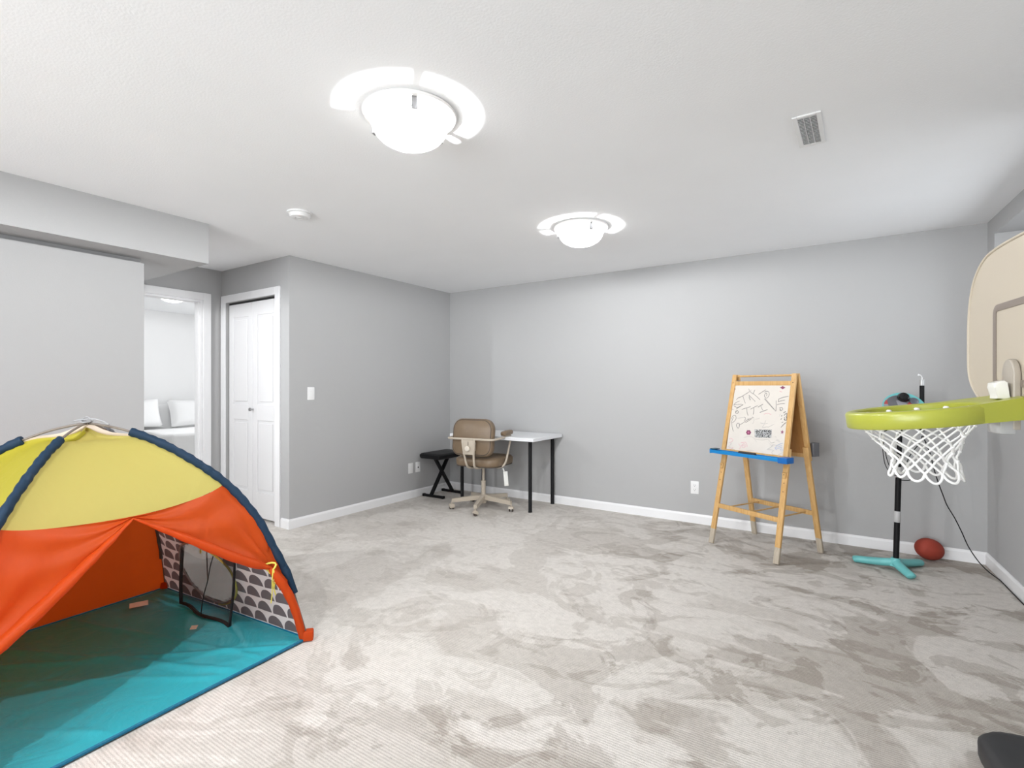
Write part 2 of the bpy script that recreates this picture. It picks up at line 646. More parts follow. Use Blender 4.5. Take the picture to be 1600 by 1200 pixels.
# ------------------------------------------------------------------ ceiling lamps
M_bowl, nt, b = new_mat('lit_frosted_glass')
b.inputs['Base Color'].default_value = (0.9, 0.9, 0.88, 1)
b.inputs['Emission Color'].default_value = (1, 0.985, 0.955, 1)
b.inputs['Emission Strength'].default_value = LAMP_E
tb_ = nt.nodes.new('ShaderNodeBsdfTransparent')
mb_ = nt.nodes.new('ShaderNodeMixShader')
tcb_ = nt.nodes.new('ShaderNodeTexCoord')
sxb_ = nt.nodes.new('ShaderNodeSeparateXYZ')
nt.links.new(tcb_.outputs['Object'], sxb_.inputs[0])
mrb_ = nt.nodes.new('ShaderNodeMapRange')      # the rim band of the bowl is opaque, the dish below lets light through
mrb_.inputs['From Min'].default_value = -.099
mrb_.inputs['From Max'].default_value = -.095
mrb_.inputs['To Min'].default_value = .86
mrb_.inputs['To Max'].default_value = 0.0
nt.links.new(sxb_.outputs['Z'], mrb_.inputs['Value'])
nt.links.new(mrb_.outputs[0], mb_.inputs[0])
nt.links.new(b.outputs[0], mb_.inputs[1])
nt.links.new(tb_.outputs[0], mb_.inputs[2])
nt.links.new(mb_.outputs[0], nt.nodes['Material Output'].inputs['Surface'])
M_pan = mat('lamp_pan_white', (0.82, 0.81, 0.79), rough=0.35)


def ceiling_lamp(loc, label, group=None, ang=0.0, blocked=(0, 0), bulb=BULB_E):
    t = thing('ceiling_lamp', label, 'ceiling light', loc, ang, group)
    bm = bmesh.new()
    lathe(bm, [(0, -.001), (.192, -.001), (.196, -.006), (.194, -.014), (.186, -.018), (.172, -.016), (.165, -.012), (0, -.012)], seg=48)
    build('ceiling_pan', bm, M_pan, t)
    bm = bmesh.new()
    prof = []
    for k in range(13):
        a = PI / 2 * k / 12
        prof.append((.158 * math.sin(a), -.048 - .092 * math.cos(a)))
    prof.append((.163, -.046))
    prof.append((.158, -.044))
    for k in range(12, -1, -1):
        a = PI / 2 * k / 12
        prof.append((.153 * math.sin(a), -.048 - .088 * math.cos(a)))
    lathe(bm, prof, seg=48)
    build('glass_bowl', bm, M_bowl, t)
    for k in range(3):
        a = math.radians(-73) + k * 2 * PI / 3
        R = Matrix.Rotation(a, 4, 'Z')
        bm = bmesh.new()
        bx(bm, .150, .172, -.012, .012, -.016, -.012, .001, 1, R)
        bx(bm, .168, .172, -.012, .012, -.062, -.012, .001, 1, R)
        bx(bm, .150, .172, -.012, .012, -.066, -.060, .001, 1, R)
        build('clip', bm, M_steel, t)
    if blocked[1] > blocked[0]:
        bm = bmesh.new()
        a0, a1 = blocked
        lathe(bm, [(.12, -.012), (.12, -.07), (.124, -.07), (.124, -.012)], seg=20, a0=a0, a1=a1)
        build('halo_baffle', bm, M_pan, t)  # hidden baffle added to block one sector of the ceiling halo
    l = bpy.data.lights.new('bulb', 'POINT')
    l.energy = bulb
    l.color = (.97, .985, 1)
    l.shadow_soft_size = 0.01
    lo = bpy.data.objects.new('bulb', l)
    lo.location = (0.0, 0.0, -.096)
    lo.parent = t
    C.objects.link(lo)
    return t


ceiling_lamp((-1.54, 1.56, H), 'round frosted glass ceiling light nearest the camera, casting a bright halo on the ceiling', None, YAW, (math.radians(58), math.radians(190)))
ceiling_lamp((-1.60, 3.34, H), 'smaller-looking frosted glass ceiling light further back, towards the easel wall', None, YAW, (math.radians(30), math.radians(140)), bulb=50)
ceiling_lamp((-1.52, -0.22, H), 'unseen frosted glass ceiling light added behind the camera for fill', None, YAW, bulb=95)  # extra lamp out of view, evens out the room light
ceiling_lamp((-4.58, 0.95, 2.118), 'unseen ceiling light added under the hallway bulkhead to brighten the hall', None, YAW, bulb=78)  # extra lamp out of view, lifts the hallway and closet wall
ceiling_lamp((-6.75, 2.87, H), 'glowing ceiling light inside the bright bedroom seen through the doorway', None, YAW + .5, bulb=40)

# smoke detector
t = thing('smoke_detector', 'small round white smoke detector on the ceiling above the closet side', 'smoke detector', (-3.02, 2.04, H))
bm = bmesh.new()
lathe(bm, [(0, -.0005), (.078, -.0005), (.078, -.01), (.07, -.012), (0, -.012)], seg=36)
build('mounting_plate', bm, M_plate, t)
bm = bmesh.new()
lathe(bm, [(.066, -.012), (.066, -.022), (.058, -.034), (.03, -.037), (.028, -.034), (.02, -.034), (.018, -.038), (0, -.038)], seg=36)
build('housing', bm, M_plate, t)

# ceiling vent
t = thing('ceiling_vent', 'white rectangular louvred air vent set in the ceiling above the easel', 'vent', (-.137, 2.635, H), math.radians(-1.5))
bm = bmesh.new()
wv, lv, fr = .054, .162, .019
bx(bm, -wv, -wv + fr, -lv, lv, -.008, -.0005, .002, 1)
bx(bm, wv - fr, wv, -lv, lv, -.008, -.0005, .002, 1)
bx(bm, -wv + fr, wv - fr, -lv, -lv + fr, -.008, -.0005, .002, 1)
bx(bm, -wv + fr, wv - fr, lv - fr, lv, -.008, -.0005, .002, 1)
build('frame', bm, M_plate, t, smooth=False)
bm = bmesh.new()
bx(bm, -wv + fr, wv - fr, -lv + fr, lv - fr, -.0012, -.0004)
build('backing', bm, mat('duct_shadow', (.36, .36, .36), .9), t, smooth=False)
for k in range(20):
    y = -lv + fr + (k + .5) * (2 * (lv - fr)) / 20
    bm = bmesh.new()
    ang = math.radians(38)
    Ms = Matrix.Translation((0, y, -.0055)) @ Matrix.Rotation(ang, 4, 'X')
    bx(bm, -wv + fr, wv - fr, -.0052, .0052, -.0005, .0005, M=Ms)
    build('slat', bm, M_plate, t, smooth=False)
bm = bmesh.new()
for x in (-.012, .012):
    bx(bm, x - .001, x + .001, -lv + fr, lv - fr, -.0105, -.0085)
build('crossbar', bm, M_plate, t, smooth=False)


# wall plates
def wall_plate(name, label, cat, loc, rotz, kind, group=None):
    t = thing(name, label, cat, loc, rotz, group)   # local -y faces the room
    bm = bmesh.new()
    bx(bm, -.036, .036, -.006, 0, -.058, .058, .003, 2)
    build('cover_plate', bm, M_plate, t)
    if kind == 'switch':
        bm = bmesh.new()
        bx(bm, -.0165, .0165, -.009, -.006, -.033, .033, .0015, 1)
        build('rocker', bm, M_plate, t)
    elif kind == 'outlet':
        for z in (-.0195, .0195):
            bm = bmesh.new()
            prism(bm, rrect(-.017, .017, -.0145, .0145, .010), 0, .0025, frame_M((1, 0, 0), (0, 0, 1), (0, -1, 0), (0, -.006, z)))
            so = build('socket', bm, M_plate, t)
            for (x0, x1, a, bb) in ((-.0075, -.0055, z - .001, z + .008), (.0055, .0075, z - .001, z + .008), (-.0025, .0025, z - .011, z - .006)):
                bm = bmesh.new()
                bx(bm, x0, x1, -.0092, -.0083, a, bb)
                build('slot', bm, M_dark, so, smooth=False)
    elif kind == 'jack':
        bm = bmesh.new()
        bx(bm, -.008, .008, -.009, -.006, -.012, .004, .001, 1)
        build('jack', bm, M_dark, t)
    return t


wall_plate('light_switch', 'white light switch on the grey wall right of the closet door', 'light switch', (X_L, 2.87, 1.187), PI / 2, 'switch')
wall_plate('wall_outlet', 'white blank cover plate low on left wall, left of the stool', 'wall plate', (X_L, 4.14, .335), PI / 2, 'plain')
wall_plate('wall_outlet', 'white socket plate with one dark jack, low behind the black stool', 'wall plate', (X_L, 4.255, .335), PI / 2, 'jack')
wall_plate('wall_outlet', 'white electrical outlet low on the back wall left of the easel', 'outlet', (-1.16, Y_B, .325), 0, 'outlet')

# ------------------------------------------------------------------ bedroom: bed and pillows
M_linen = mat('white_linen', (0.86, 0.86, 0.86), rough=0.9, bump=0.35, bscale=9)
t = thing('bed', 'white made bed seen through the bedroom doorway', 'bed', (-8.7, 3.75, 0))
bm = bmesh.new()
bx(bm, 0, .06, -.85, .85, 0, .98, .02, 2)
build('headboard', bm, mat('pale_headboard', (.84, .84, .84), .7), t)
bm = bmesh.new()
bx(bm, .06, 1.75, -.8, .8, 0, .32, .02, 2)
build('bed_base', bm, mat('pale_headboard', (.84, .84, .84), .7), t)
bm = bmesh.new()
bx(bm, .07, 1.75, -.8, .8, .32, .62, .06, 4)
build('mattress', bm, M_linen, t)
bm = bmesh.new()
bx(bm, .6, 1.8, -.84, .84, .2, .66, .06, 4)
bmesh.ops.subdivide_edges(bm, edges=bm.edges, cuts=3, use_grid_fill=True)
for v in bm.verts:
    v.co.z += .012 * math.sin(v.co.x * 9 + v.co.y * 3) * (1 if v.co.z > .5 else 0)
build('duvet', bm, M_linen, t)


def pillow(loc, rot, label):
    bm = bmesh.new()
    n = 14
    W, D, T = .31, .22, .075
    top, bot = [], []
    for j in range(n + 1):
        rt, rb = [], []
        for i in range(n + 1):
            u, v = i / n * 2 - 1, j / n * 2 - 1
            h = T * (max(0, (1 - u ** 4)) * max(0, (1 - v ** 4))) ** .5
            x = u * W * (1 - .06 * (1 - v * v))
            y = v * D * (1 - .08 * (1 - u * u))
            rt.append(bm.verts.new((x, y, h)))
            rb.append(rt[-1] if h < 1e-5 else bm.verts.new((x, y, -h)))
        top.append(rt)
        bot.append(rb)
    for j in range(n):
        for i in range(n):
            bm.faces.new((top[j][i], top[j][i + 1], top[j + 1][i + 1], top[j + 1][i]))
            f = (bot[j][i], bot[j + 1][i], bot[j + 1][i + 1], bot[j][i + 1])
            if len(set(f)) == 4:
                try:
                    bm.faces.new(f)
                except ValueError:
                    pass
    o = build('pillow', bm, M_linen)
    o.location = loc
    o.rotation_euler = rot
    tag(o, label, 'pillow', 'white pillows propped on the bed')
    return o


pillow((-8.52, 3.16, .86), (math.radians(70), 0, PI / 2 + .10), 'white pillow at the left of the bed, beside the doorway edge')
pillow((-8.45, 3.85, .85), (math.radians(66), 0, PI / 2 - .05), 'large white pillow in the middle of the bed')
pillow((-8.52, 4.55, .85), (math.radians(75), 0, PI / 2), 'white pillow at the right, half hidden behind the door frame')

# ------------------------------------------------------------------ desk, chair, stool
t = thing('desk', 'plain white-topped desk on thin black legs against the back wall', 'desk', (-3.08, 4.5, 0))
bm = bmesh.new()
bx(bm, -.48, .565, -.30, .30, .715, .749, .002, 1)
build('tabletop', bm, mat('white_laminate', (.74, .75, .77), rough=.35), t)
for (x, y) in ((.455, -.175), (.46, .272), (-.45, -.125), (-.45, .262)):
    bm = bmesh.new()
    lathe(bm, [(0, 0), (.02, 0), (.02, .008), (.0185, .01), (.0185, .70), (.04, .702), (.04, .715), (0, .715)], (x, y, 0), 20)
    build('leg', bm, M_black, t)

M_beige = mat('beige_painted_metal', (.48, .42, .345), rough=.35)
M_vinyl = mat('tan_vinyl', (.175, .122, .075), rough=.42, bump=.05, bscale=300, var=.05, vscale=20)
M_seam = mat('dark_brown_seam', (.06, .045, .035), rough=.6)
ch = thing('office_chair', 'tan vinyl swivel office chair with cream tubular arms, pushed under the desk', 'chair', (-3.12, 4.215, 0), math.radians(7))
wa = math.radians(-67.6 - 7)
R0 = .325
bm = bmesh.new()
lathe(bm, [(0, .055), (.03, .055), (.034, .07), (.034, .135), (.022, .145), (.022, .27), (.026, .275), (.026, .285), (0, .285)], seg=20)
for k in range(5):
    a = wa + k * 2 * PI / 5
    ca, sa = math.cos(a), math.sin(a)
    # tapering downward-sloping arm of rectangular tube
    prev = None
    rings = []
    for (r, zc, hh, ww) in ((.02, .115, .024, .020), (.12, .107, .022, .019), (.28, .092, .019, .017), (.325, .088, .018, .016)):
        rg = []
        for (sy, sz) in ((-1, -1), (1, -1), (1, 1), (-1, 1)):
            rg.append(bm.verts.new((ca * r - sa * sy * ww, sa * r + ca * sy * ww, zc + sz * hh)))
        rings.append(rg)
    for A, B in zip(rings, rings[1:]):
        for i in range(4):
            bm.faces.new((A[i], A[(i + 1) % 4], B[(i + 1) % 4], B[i]))
    bm.faces.new(rings[0])
    bm.faces.new(rings[-1])
build('star_base', bm, M_beige, ch)
for k in range(5):
    a = wa + k * 2 * PI / 5
    c = Vector((math.cos(a) * R0, math.sin(a) * R0, 0))
    bm = bmesh.new()
    tube(bm, [c + Vector((0, 0, .05)), c + Vector((0, 0, .075))], .007, 8)
    # hood
    d = Vector((math.cos(a + 1.9), math.sin(a + 1.9), 0))
    sd = Vector((-d.y, d.x, 0))
    Mh = frame_M(d, Vector((0, 0, 1)), d.cross(Vector((0, 0, 1))), c + Vector((0, 0, .027)))
    out = [(.029 * math.cos(q), .029 * math.sin(q)) for q in [PI * (-.12 + 1.05 * i / 12) for i in range(13)]]
    prism(bm, out, -.024, .024, Mh)
    cs = build('caster', bm, M_beige, ch)
    for s in (-1, 1):
        bm = bmesh.new()
        Mw = frame_M(d, Vector((0, 0, 1)), sd, c + sd * (.0155 * s) + Vector((0, 0, .0205)))
        lathe(bm, [(0, -.006), (.017, -.006), (.0200, -.003), (.0200, .003), (.017, .006), (0, .006)], seg=20, M=Mw)
        build('wheel', bm, M_seam, cs)
bm = bmesh.new()
lathe(bm, [(.0135, .27), (.0135, .43), (0, .43)], seg=16)
bx(bm, -.07, .07, -.10, .10, .425, .445, .006, 2)
build('gas_column', bm, M_beige, ch)


def cushion(bm, hx, hy, T, rc, crown=.012, M=None, n=10):
    """soft pillow-like slab; outline rounded rectangle, half sizes hx,hy thickness T"""
    layers = [(-T / 2, .93), (-T / 2 + .008, .975), (-T / 4, .995), (T / 4, 1.0), (T / 2 - .014, .975), (T / 2 - .004, .93), (T / 2, .85)]
    base = rrect(-hx, hx, -hy, hy, rc, n)
    rings = []
    for z, s in layers:
        rings.append([bm.verts.new((x * s, y * s, z)) for x, y in base])
    m = len(base)
    for A, B in zip(rings, rings[1:]):
        for i in range(m):
            bm.faces.new((A[i], A[(i + 1) % m], B[(i + 1) % m], B[i]))
    for s in (.55, .25):
        rg = [bm.verts.new((x * s, y * s, T / 2 + crown * (1 - s))) for x, y in base]
        A = rings[-1]
        for i in range(m):
            bm.faces.new((A[i], A[(i + 1) % m], rg[(i + 1) % m], rg[i]))
        rings.append(rg)
    bm.faces.new(rings[-1])
    bm.faces.new(rings[0])
    if M is not None:
        for v in bm.verts:
            v.co = M @ v.co


bm = bmesh.new()
cushion(bm, .245, .235, .09, .10, .014, Matrix.Translation((0, .03, .495)))
seat = build('seat', bm, M_vinyl, ch, angle=60)
bm = bmesh.new()
tube(bm, [(x, y + .03, .452) for x, y in rrect(-.236, .236, -.226, .226, .095, 8)], .005, 6, closed=True)
build('piping', bm, M_seam, seat)
bm = bmesh.new()
MB = Matrix.Translation((0, -.198, .745)) @ Matrix.Rotation(math.radians(-7), 4, 'X') @ Matrix.Rotation(-PI / 2, 4, 'X')
cushion(bm, .228, .185, .085, [.105, .105, .085, .085], .012, MB)
back = build('backrest', bm, M_vinyl, ch, angle=60)
bm = bmesh.new()
ol = rrect(-.212, .212, -.170, .170, [.095, .095, .078, .078], 8)
tube(bm, [MB @ Vector((x, y, -.040)) for x, y in ol], .0045, 6, closed=True)
build('piping', bm, M_seam, back)
# tubular frame: one bar behind the back that becomes the arms and runs down under the seat
P = smoothpts([(0, .0, .437), (.12, -.03, .437), (.215, -.04, .442), (.262, -.02, .485), (.27, .03, .60), (.27, .085, .725), (.27, .075, .752), (.27, .03, .758), (.27, -.06, .748),
               (.268, -.16, .738), (.262, -.225, .736), (.235, -.278, .736), (.13, -.296, .737), (0, -.301, .737)], 6)
P2 = [Vector((-p.x, p.y, p.z)) for p in reversed(P)][1:]
bm = bmesh.new()
tube(bm, P + P2, .0105, 10)
build('arm_frame', bm, M_beige, ch, angle=70)
bm = bmesh.new()
for s in (-1, 1):
    tube(bm, smoothpts([(s * .068, -.300, .738), (s * .066, -.302, .70), (s * .055, -.292, .60), (s * .045, -.268, .50), (s * .04, -.24, .455), (s * .04, -.17, .437), (s * .04, -.06, .435)], 5), .0105, 10, flat=1.0)
build('back_upright', bm, M_beige, ch, angle=70)
bm = bmesh.new()
bx(bm, -.062, .062, -.305, -.296, .585, .728, .004, 2)
bx(bm, -.055, .055, -.298, -.245, .62, .70)
bp_ = build('back_plate', bm, M_beige, ch)
bm = bmesh.new()
lathe(bm, [(0, 0), (.012, 0), (.012, .012), (.024, .014), (.026, .022), (.02, .03), (0, .033)], (0.002, -.305, .645), 20, Matrix.Rotation(PI / 2, 3, 'X'))
build('knob', bm, mat('cream_plastic', (.66, .61, .53), .35), bp_)
bm = bmesh.new()
bx(bm, -.003, .003, -.3065, -.3048, .675, .712)
build('slot', bm, M_seam, bp_)
for s in (-1, 1):
    bm = bmesh.new()
    MA = Matrix.Translation((s * .27, .0, .786)) @ Matrix.Rotation(math.radians(3), 4, 'X')
    cushion(bm, .03, .10, .038, .028, .006, MA, 6)
    build('armrest', bm, M_vinyl, ch, angle=60)
bm = bmesh.new()
tube(bm, [(.235, -.02, .43), (.25, -.022, .40)], .006, 8)
MT = Matrix.Translation((.262, -.02, .40)) @ Matrix.Rotation(math.radians(-6), 4, 'Y') @ Matrix.Rotation(math.radians(25), 4, 'Z')
bx(bm, -.022, .022, -.002, .002, -.145, 0, .0015, 1, MT)
bx(bm, -.020, .020, -.008, -.004, -.135, -.01, .0015, 1, MT)
tg = build('hang_tag', bm, mat('white_paper', (.75, .75, .72), .7), ch)
tg['label'] = 'white paper tag hanging below the seat'

# keyboard bench / stool
t = thing('folding_stool', 'black padded folding stool with crossed legs in the left corner', 'stool', (-3.905, 4.47, 0), 0)
bm = bmesh.new()
cushion(bm, .155, .245, .06, .03, .012, Matrix.Translation((.02, 0, .47)), 5)
build('seat', bm, mat('black_vinyl', (.006, .006, .007), .45, bump=.05, bscale=200, spec=.3), t, angle=60)
for (xs, y0, y1) in ((-.02, -.16, .17), (.012, .17, -.16)):
    bm = bmesh.new()
    beam(bm, (xs, y0, .022), (xs, y1 * .82, .438), .026, .038, .003, up=Vector((1, 0, 0)))
    build('leg', bm, M_black, t)
    bm = bmesh.new()
    fx0, fx1 = -.135, .165
    beam(bm, (fx0, y0, .016), (fx1, y0, .016), .03, .024, .002)
    beam(bm, (fx0 - .006, y0, .016), (fx0 + .02, y0, .016), .034, .03, .003)
    beam(bm, (fx1 - .02, y0, .016), (fx1 + .006, y0, .016), .034, .03, .003)
    build('foot_bar', bm, M_black, t)
for y_ in (-.125, .125):
    bm = bmesh.new()
    bx(bm, -.04, .05, y_ - .02, y_ + .02, .425, .442, .002, 1)
    build('bracket', bm, M_black, t)
bm = bmesh.new()
tube(bm, [(-.04, .005, .235), (.035, .005, .235)], .013, 12)
build('pivot', bm, M_black, t)

# ------------------------------------------------------------------ easel
EA = math.radians(-28.3)
EO = Vector((-.53, 4.37, 0))
es = thing('art_easel', 'double-sided pine art easel with scribbled white board, standing by the back wall', 'easel', EO, EA)


def wood_mat(name, c1, c2, rough=.5):
    m, nt, b = new_mat(name)
    tc = nt.nodes.new('ShaderNodeTexCoord')
    mp = nt.nodes.new('ShaderNodeMapping')
    mp.inputs['Scale'].default_value = (30, 30, 2.2)
    nt.links.new(tc.outputs['Object'], mp.inputs['Vector'])
    n = nt.nodes.new('ShaderNodeTexNoise')
    n.inputs['Scale'].default_value = 2.2
    n.inputs['Detail'].default_value = 5
    n.inputs['Distortion'].default_value = .8
    nt.links.new(mp.outputs[0], n.inputs['Vector'])
    r = nt.nodes.new('ShaderNodeValToRGB')
    r.color_ramp.elements[0].position = .35
    r.color_ramp.elements[1].position = .68
    r.color_ramp.elements[0].color = c1 + (1,)
    r.color_ramp.elements[1].color = c2 + (1,)
    nt.links.new(n.outputs['Fac'], r.inputs['Fac'])
    nt.links.new(r.outputs['Color'], b.inputs['Base Color'])
    b.inputs['Roughness'].default_value = rough
    return m


M_pine = wood_mat('pine_wood', (.52, .30, .105), (.62, .39, .16))
M_pined = wood_mat('greyed_pine', (.40, .345, .27), (.47, .41, .33), .7)
M_hard = wood_mat('brown_hardboard', (.36, .165, .04), (.42, .20, .055), .6)
TOPZ = 1.345


def fy(z, side=-1):   # y of leg plane at height z
    return side * (.012 + (.285 - .012) * (1 - z / TOPZ))


def fxx(z):
    return .252 + .026 * (1 - z / TOPZ)


for side in (-1, 1):
    for s in (-1, 1):
        # upper stile
        bm = bmesh.new()
        a = Vector((s * fxx(.70), fy(.70, side), .70))
        b_ = Vector((s * fxx(TOPZ), fy(TOPZ, side), TOPZ))
        beam(bm, a, b_, .019, .036, .002, up=Vector((1, 0, 0)))
        build('frame_stile', bm, M_pine, es)
        # lower leg, just behind the stile
        off = -side * .0195
        bm = bmesh.new()
        a = Vector((s * fxx(.115), fy(.115, side) + off, .115))
        b_ = Vector((s * fxx(.80), fy(.80, side) + off, .80))
        beam(bm, a, b_, .019, .040, .002, up=Vector((1, 0, 0)))
        build('leg', bm, M_pine, es)
        bm = bmesh.new()
        a2 = Vector((s * fxx(0.004), fy(.004, side) + off, .004))
        beam(bm, a2, a, .0195, .0405, .002, up=Vector((1, 0, 0)))
        f = build('leg_end', bm, M_pined, es)
        f['label'] = 'greyish faded lower end of the leg'
        # screws and latch block on the outer face
        bm = bmesh.new()
        zz = .615
        bx(bm, s * fxx(zz) - .014, s * fxx(zz) + .014, fy(zz, side) + side * -.008 - .01, fy(zz, side) + side * -.008 + .01, zz - .02, zz + .02, .002, 1)
        build('latch_block', bm, M_pine, es)
        for zz in (.62, .56, .50, 1.28):
            bm = bmesh.new()
            yy = fy(zz, side) + (off + side * .0105 if zz < .66 else side * .0105)
            if abs(zz - .62) < .01:
                yy = fy(zz, side) + side * .0035
            lathe(bm, [(0, .002), (.003, .002), (.003, -.001)], (s * fxx(zz), yy, zz), 8, Matrix.Rotation(-side * PI / 2, 3, 'X'))
            build('screw', bm, M_seam, es)
    # rails
    for (z, hgt, nm) in ((1.275, .034, 'top_rail'), (.735, .03, 'bottom_rail'), (.30, .035, 'crossbar')):
        bm = bmesh.new()
        yo = -side * .0195 if z < .5 else 0
        beam(bm, (-fxx(z) + .018, fy(z, side) + yo, z), (fxx(z) - .018, fy(z, side) + yo, z), hgt, .015, .0015, up=Vector((0, 1, 0)))
        build(nm, bm, M_pine, es)
# top dowel, hinges
bm = bmesh.new()
tube(bm, [(-.255, 0, 1.333), (.255, 0, 1.333)], .008, 12)
build('dowel', bm, M_pine, es)
for s in (-1, 1):
    bm = bmesh.new()
    bx(bm, s * .232 - .004, s * .232 + .004, -.02, .02, 1.25, 1.30, .001, 1)
    build('hinge', bm, M_steel, es)
for x in (-.19, .0, .20):
    bm = bmesh.new()
    tube(bm, [(x, fy(.3, -1) + .027, .298), (x, fy(.3, 1) - .027, .298)], .006, 8)
    build('spreader_rod', bm, M_pine, es)

# boards lie in the tilted planes
slope = (.285 - .012) / TOPZ
nf = Vector((0, -1, slope)).normalized()        # outward normal of the front face, upwards slope... front leans back
up_f = Vector((0, slope, 1)).normalized()
BZ0, BZ1 = .748, 1.258


def front_pt(x, z, d=0.0):
    return Vector((x, fy(z, -1), z)) + nf * d


def slab(bm, side, x0, x1, z0, z1, d0, d1):
    vs = []
    for d in (d0, d1):
        for (x, z) in ((x0, z0), (x1, z0), (x1, z1), (x0, z1)):
            p = front_pt(x, z, d)
            if side > 0:
                p.y = -p.y
            vs.append(bm.verts.new(p))
    for f in ((0, 1, 2, 3), (4, 5, 6, 7), (0, 1, 5, 4), (1, 2, 6, 5), (2, 3, 7, 6), (3, 0, 4, 7)):
        bm.faces.new([vs[i] for i in f])


bm = bmesh.new()
slab(bm, -1, -.240, .240, BZ0, BZ1, -.002, .002)
board = build('whiteboard', bm, mat('white_board', (.66, .62, .57), .25, var=.02, vscale=12), es, smooth=False)
bm = bmesh.new()
slab(bm, -1, -.240, .240, BZ0, BZ1, -.0055, -.002)
build('board_backing', bm, M_hard, es, smooth=False)
bm = bmesh.new()
slab(bm, 1, -.240, .240, BZ0, BZ1, -.0035, .0025)
build('rear_board', bm, M_hard, es, smooth=False)

# scribbles: crop pixels of the photo's board traced on to the board's own plane
MW = Matrix.Translation(EO) @ Matrix.Rotation(EA, 4, 'Z')
MI = MW.inverted()
RT = Vector((math.cos(YAW), math.sin(YAW), 0))
FW = Vector((-math.sin(YAW), math.cos(YAW), 0))


def ray(px, py):
    return RT * ((px - 800) / F) + FW + Vector((0, 0, (HZ - py) / F))


def on_board(cx, cy):
    px, py = 1120 + cx / 7.056, 570 + cy / 7.056
    o = MI @ Vector((0, 0, CAMZ))
    d = MI.to_3x3() @ ray(px, py)
    p0 = front_pt(0, 1.0, .0026)
    t_ = (p0 - o).dot(nf) / d.dot(nf)
    return o + d * t_


def strokes(name, lines, m, r=.0013):
    bm = bmesh.new()
    for ln in lines:
        pts = [on_board(x, y) for x, y in ln]
        pts = smoothpts(pts, 3) if len(pts) > 2 else pts
        pts = [p for p in pts if abs(p.x) < .236 and BZ0 < p.z < BZ1]
        if len(pts) > 1:
            tube(bm, pts, r, 4)
    return build(name, bm, m, board)


M_ink = mat('grey_marker_ink', (.20, .19, .19), .7)
M_inkl = mat('light_grey_marker_ink', (.50, .48, .47), .7)
M_blk = mat('black_marker_ink', (.06, .06, .06), .7)
M_pur = mat('dark_pink_ink', (.22, .045, .11), .7)
M_pnk = mat('pink_marker_ink', (.70, .30, .38), .7)
M_blu = mat('blue_marker_ink', (.33, .42, .62), .7)
strokes('lettering', [
    # S T A Y
    [(288, 345), (240, 362), (215, 385)], [(250, 400), (205, 420), (185, 447)], [(190, 440), (240, 436), (285, 440), (240, 470), (215, 488)],
    [(240, 365), (290, 340), (360, 295)], [(288, 345), (300, 385), (315, 425)],
    [(362, 375), (358, 345), (355, 335)], [(355, 335), (385, 365), (425, 405)], [(352, 360), (372, 388), (360, 385)],
    [(350, 265), (372, 300), (400, 320)], [(418, 275), (402, 320)], [(400, 318), (440, 350), (475, 385)],
    # P
    [(460, 325), (500, 300), (540, 275)], [(525, 300), (560, 290), (580, 320), (565, 355), (545, 368), (525, 345), (540, 310), (552, 325), (548, 345)],
    # V
    [(525, 375), (580, 440), (650, 512)], [(532, 372), (590, 440), (640, 500)], [(655, 395), (655, 450), (652, 510)],
    # E
    [(682, 378), (678, 410)], [(682, 378), (735, 358), (790, 348)], [(680, 405), (720, 395), (750, 388)], [(665, 440), (700, 430), (748, 428)], [(775, 398), (800, 388)],
    # T T I
    [(275, 492), (330, 474), (372, 462)], [(330, 480), (332, 520), (345, 560)], [(370, 490), (410, 468), (450, 450)], [(408, 470), (408, 510), (402, 548)],
    [(455, 468), (480, 450), (510, 435)], [(485, 455), (498, 485), (512, 508)], [(475, 526), (515, 510), (560, 494)],
    # P O S I
    [(160, 600), (175, 565), (205, 560), (212, 590), (195, 620), (165, 640), (170, 610), (185, 575)], [(165, 640), (170, 690), (182, 735)],
    [(228, 645), (215, 668), (235, 700), (250, 672), (245, 645), (228, 645)], [(245, 665), (290, 640), (340, 605), (405, 580)], [(300, 575), (318, 590), (300, 620)],
    [(340, 590), (360, 612)], [(315, 640), (350, 615), (380, 600)],
], M_ink, .0017)
strokes('doodle', [
    [(205, 515), (225, 505), (238, 520), (225, 538), (208, 530), (215, 515)], [(172, 488), (182, 494)], [(190, 455), (230, 470), (290, 440)],
    [(690, 478), (712, 470), (728, 485), (712, 505), (695, 498), (706, 485)],
    [(740, 560), (765, 535), (790, 530), (800, 555), (785, 590), (760, 615), (740, 600)], [(745, 590), (780, 545)], [(750, 600), (788, 552)], [(755, 607), (792, 560)],
    [(715, 590), (705, 605)], [(720, 555), (712, 570)], [(730, 630), (715, 640)], [(708, 690), (740, 655), (775, 630), (790, 640)], [(735, 530), (760, 515)],
    [(760, 570), (772, 590)], [(745, 575), (752, 612)],
], M_blk, .0017)
strokes('scribble', [
    [(385, 560), (410, 600), (400, 645), (385, 640)], [(430, 600), (470, 590)], [(540, 615), (520, 660), (500, 690), (560, 680)], [(560, 690), (600, 670), (630, 655)],
    [(430, 820), (500, 830), (560, 820), (600, 860), (640, 850)], [(570, 850), (590, 880), (620, 900)], [(640, 790), (660, 800)], [(660, 820), (690, 835)], [(650, 830), (700, 850)],
    [(555, 932), (600, 938), (630, 945), (605, 965), (635, 1018), (690, 985), (735, 965), (728, 1000)], [(555, 932), (600, 905), (620, 880), (680, 890)], [(735, 870), (760, 850), (750, 900)],
    [(225, 590), (260, 585), (300, 580)], [(385, 275), (350, 300), (340, 315)], [(700, 540), (690, 570)], [(480, 640), (520, 650), (560, 645)],
    [(300, 800), (350, 790), (400, 800), (440, 850)], [(120, 850), (160, 870), (130, 900), (170, 920), (200, 940)], [(330, 950), (370, 940), (410, 950)],
], M_inkl, .0014)
